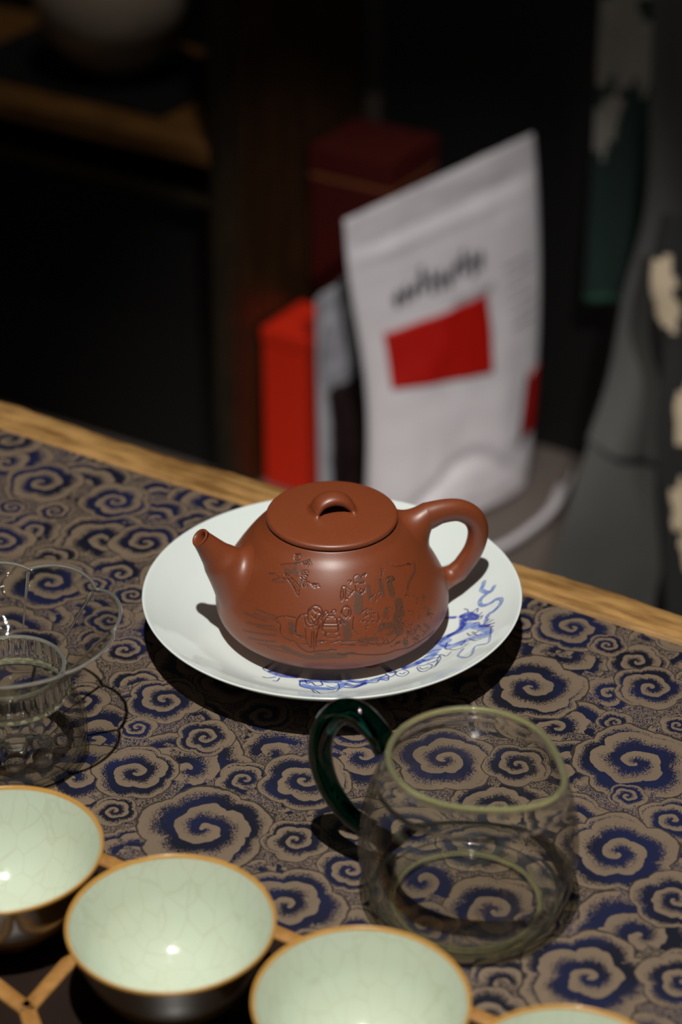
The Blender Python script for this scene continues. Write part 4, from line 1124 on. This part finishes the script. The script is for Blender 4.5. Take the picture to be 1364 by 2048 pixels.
# cabinet on the left: stile, rails, shelf board, back, side panel
post = at_y(468, 900, 1870)
cab = empty('cabinet', (post.x, post.y, FZ), ROT, label='dark wooden shelf cabinet at the upper left, behind the table', cat='cabinet')
CL = 520.0; CDp = 236.0; CH = 900.0
zs = at_y(430, 300, 1880).z-FZ
V, F = boxm(-19, 0, 0, 22, 0, CH, 1.5); tag(mesh('post', V, F, M['darkwood'], cab, smooth=False), label='upright front post')
V, F = boxm(-CL, -19.5, 0, 20, zs-16, zs, 1.0); mesh('front_rail', V, F, M['shelfwood'], cab, smooth=False)
V, F = boxm(-CL, -19.5, 4, 14, zs-58, zs-50, 1.0); mesh('front_rail', V, F, M['darkwood'], cab, smooth=False)
V, F = boxm(-CL, -19.5, 20.5, CDp-10, zs-12, zs-1, 1.0); mesh('shelf', V, F, M['shelfwood'], cab, smooth=False)
V, F = boxm(-CL, -19.5, 40, 50, 2, zs-60, 1.0); mesh('door_panel', V, F, M['void'], cab, smooth=False)
V, F = boxm(-CL, 0, CDp-9, CDp, 0, CH); mesh('back_panel', V, F, M['void'], cab, smooth=False)
V, F = boxm(-12, 0, 22.5, CDp-9.5, 0, CH); tag(mesh('side_panel', V, F, M['brownwood'], cab, smooth=False), label='red-brown side panel')
V, F = boxm(-CL-19, -CL-0.5, 0, CDp, 0, CH); mesh('side_panel', V, F, M['darkwood'], cab, smooth=False)

# jar on a dark mat on the cabinet shelf
def sh(a, b, z=0): return Vector((post.x, post.y, FZ+zs+z))+A*a+B*b
jp = sh(-205, 118)
mt = empty('shelf_mat', (jp.x, jp.y, jp.z+0.1), ROT, label='dark mat under the cream jar, on the cabinet shelf', cat='mat')
V, F = boxm(-150, 105, -75, 72, 0, 3, 1); mesh('mat_board', V, F, M['void'], mt, smooth=False)
jar = empty('ceramic_jar', (jp.x, jp.y, jp.z+3.3), label='cream round ceramic jar at the top left, only its base in view', cat='jar')
V, F = lathe([tuple(q) for q in cr([(0, 1.5), (20, 1.2), (26, 0.2), (29, 0.4), (31, 5), (52, 20), (70, 45), (78, 78), (72, 112), (52, 135), (34, 143), (33, 156), (38, 162), (34, 163), (30, 156), (30, 140), (0, 60)], 5)], circ(72))
mesh('jar_body', V, F, M['jarwhite'], jar)

# dark screen behind the boxes
sb = ab(0, 1790)   # its plane, square to the table
e = empty('dark_screen', (sb.x, sb.y, FZ), ROT, label='near-black upright screen behind the tall red box and white bag', cat='screen')
V, F = boxm(-1048, -640, 0, 18, 0, 1000, 2); mesh('panel', V, F, M['void'], e, smooth=False)
for q in (-1048, -640):
    V, F = boxm(q-8, q+8, -3, 22, 0, 1010, 2); mesh('post', V, F, M['void'], e, smooth=False)

# cloths on the right
def drape(name, left, right, mats, label, cat, amp, nf, thick=3.0, nu=70, nv=70, zone=None, parent=None):
    """left/right: lists of 3D points from top to bottom"""
    L = [Vector(q) for q in cr(left, 12)]; R = [Vector(q) for q in cr(right, 12)]
    e = parent or empty(name, ((L[-1].x+R[-1].x)/2, (L[-1].y+R[-1].y)/2, min(L[-1].z, R[-1].z)), label=label, cat=cat)
    off = Vector(e.location)*1000; V = []; m = len(L)
    for s in (0, 1):
        for i in range(m):
            for j in range(nu+1):
                u = j/nu; v = i/(m-1); p = L[i]*(1-u)+R[i]*u
                w = amp*(math.sin(u*nf*2*PI+1.3*math.sin(v*3.0+u*2)) * (0.5+0.5*v) + 0.9*mnoise.noise(Vector((u*2.5+nf, v*3.5, 1.7)))) + amp*2.4*math.sin(PI*u)
                V.append(p - off + Vector((0.15, -1, 0.1))*w + Vector((0, 1, 0))*s*thick)
    k = m*(nu+1)
    F = grid_faces(m, nu+1, False); nfr = len(F)
    F += [tuple(reversed(f)) for f in grid_faces(m, nu+1, False, k)]
    loop = [j for j in range(nu+1)] + [i*(nu+1)+nu for i in range(1, m)] + [(m-1)*(nu+1)+j for j in range(nu-1, -1, -1)] + [i*(nu+1) for i in range(m-2, 0, -1)]
    for q in range(len(loop)):
        a, b = loop[q], loop[(q+1) % len(loop)]; F.append((a, a+k, b+k, b))
    idx = [0]*len(F)
    if zone:
        for fi in range(2*nfr):
            f = fi % nfr; idx[fi] = zone((f % nu+.5)/nu, (f//nu)/(m-1))
    return e, mesh('cloth' if not parent else name, V, F, mats, e, idx=idx)

def blob(u, v, cs):
    for (cx, cy, rx, ry) in cs:
        dx = (u-cx)/rx; dy = (v-cy)/ry
        a = math.atan2(dy, dx); 
        if math.hypot(dx, dy) < 1+0.18*math.sin(5*a+cx*9): return True
    return False
gl = [at_y(1205, -120, 1925), at_y(1192, 150, 1925), at_y(1180, 400, 1920), at_y(1165, 602, 1915)]
gr = [at_y(1330, -120, 1875), at_y(1325, 150, 1875), at_y(1300, 400, 1880), at_y(1270, 602, 1880)]
def gz(u, v):
    if v > 0.965: return 1
    if blob(u, v, [(.28, .22, .34, .13), (.72, .26, .34, .09), (.12, .45, .20, .07), (.30, .40, .1, .04), (.5, .05, .5, .1)]): return 2
    return 0
drape('hanging_cloth', gl, gr, [M['greencloth'], M['greenhem'], M['palegrey']], 'dark green hanging cloth with pale blossoms and lighter hem, upper right', 'cloth', 3.0, 2.0, zone=gz)
ll = [at_y(1306, -120, 1840), at_y(1300, 130, 1835), at_y(1290, 400, 1820), at_y(1245, 580, 1800), at_y(1215, 750, 1770), at_y(1172, 880, 1720)]
lr_ = [at_y(1480, -120, 1810), at_y(1480, 130, 1800), at_y(1470, 400, 1795), at_y(1420, 580, 1785), at_y(1400, 750, 1770), at_y(1370, 940, 1745)]
dr, _ = drape('grey_throw', ll, lr_, M['greycloth'], 'dark grey cloth throw falling in folds along the right side, behind the table', 'cloth', 9.0, 1.6)
dr['label'] = 'dark grey cloth throw falling in folds along the right side, behind the table'
l2 = [at_y(1186, 850, 1750), at_y(1150, 960, 1650), at_y(1115, 1080, 1560), at_y(1080, 1180, 1500), at_y(1030, 1320, 1420)]
r2 = [at_y(1390, 900, 1810), at_y(1350, 1000, 1700), at_y(1330, 1110, 1600), at_y(1310, 1230, 1540), at_y(1330, 1400, 1450)]
_, fo = drape('lower_fold', l2, r2, M['greycloth'], None, None, 9.0, 1.1, parent=dr)
# black cloth with beige blossoms at the right edge
bl_ = [at_y(1325, 430, 1720), at_y(1300, 560, 1700), at_y(1325, 700, 1680), at_y(1310, 860, 1620), at_y(1320, 1010, 1560), at_y(1325, 1150, 1500), at_y(1330, 1330, 1440)]
br2 = [at_y(1500, 430, 1720), at_y(1500, 560, 1700), at_y(1500, 700, 1680), at_y(1500, 860, 1620), at_y(1500, 1010, 1560), at_y(1500, 1150, 1500), at_y(1500, 1330, 1440)]
def bz(u, v):
    return 1 if blob(u, v, [(.04, .15, .19, .055), (.12, .22, .12, .06), (.30, .46, .12, .07), (.22, .66, .12, .06), (.32, .76, .13, .05), (.7, .3, .2, .08), (.65, .6, .2, .08)]) else 0
drape('floral_cloth', bl_, br2, [M['blackcloth'], M['beige']], 'black cloth with beige blossoms hanging at the right edge of the picture', 'cloth', 5.0, 2.0, zone=bz)
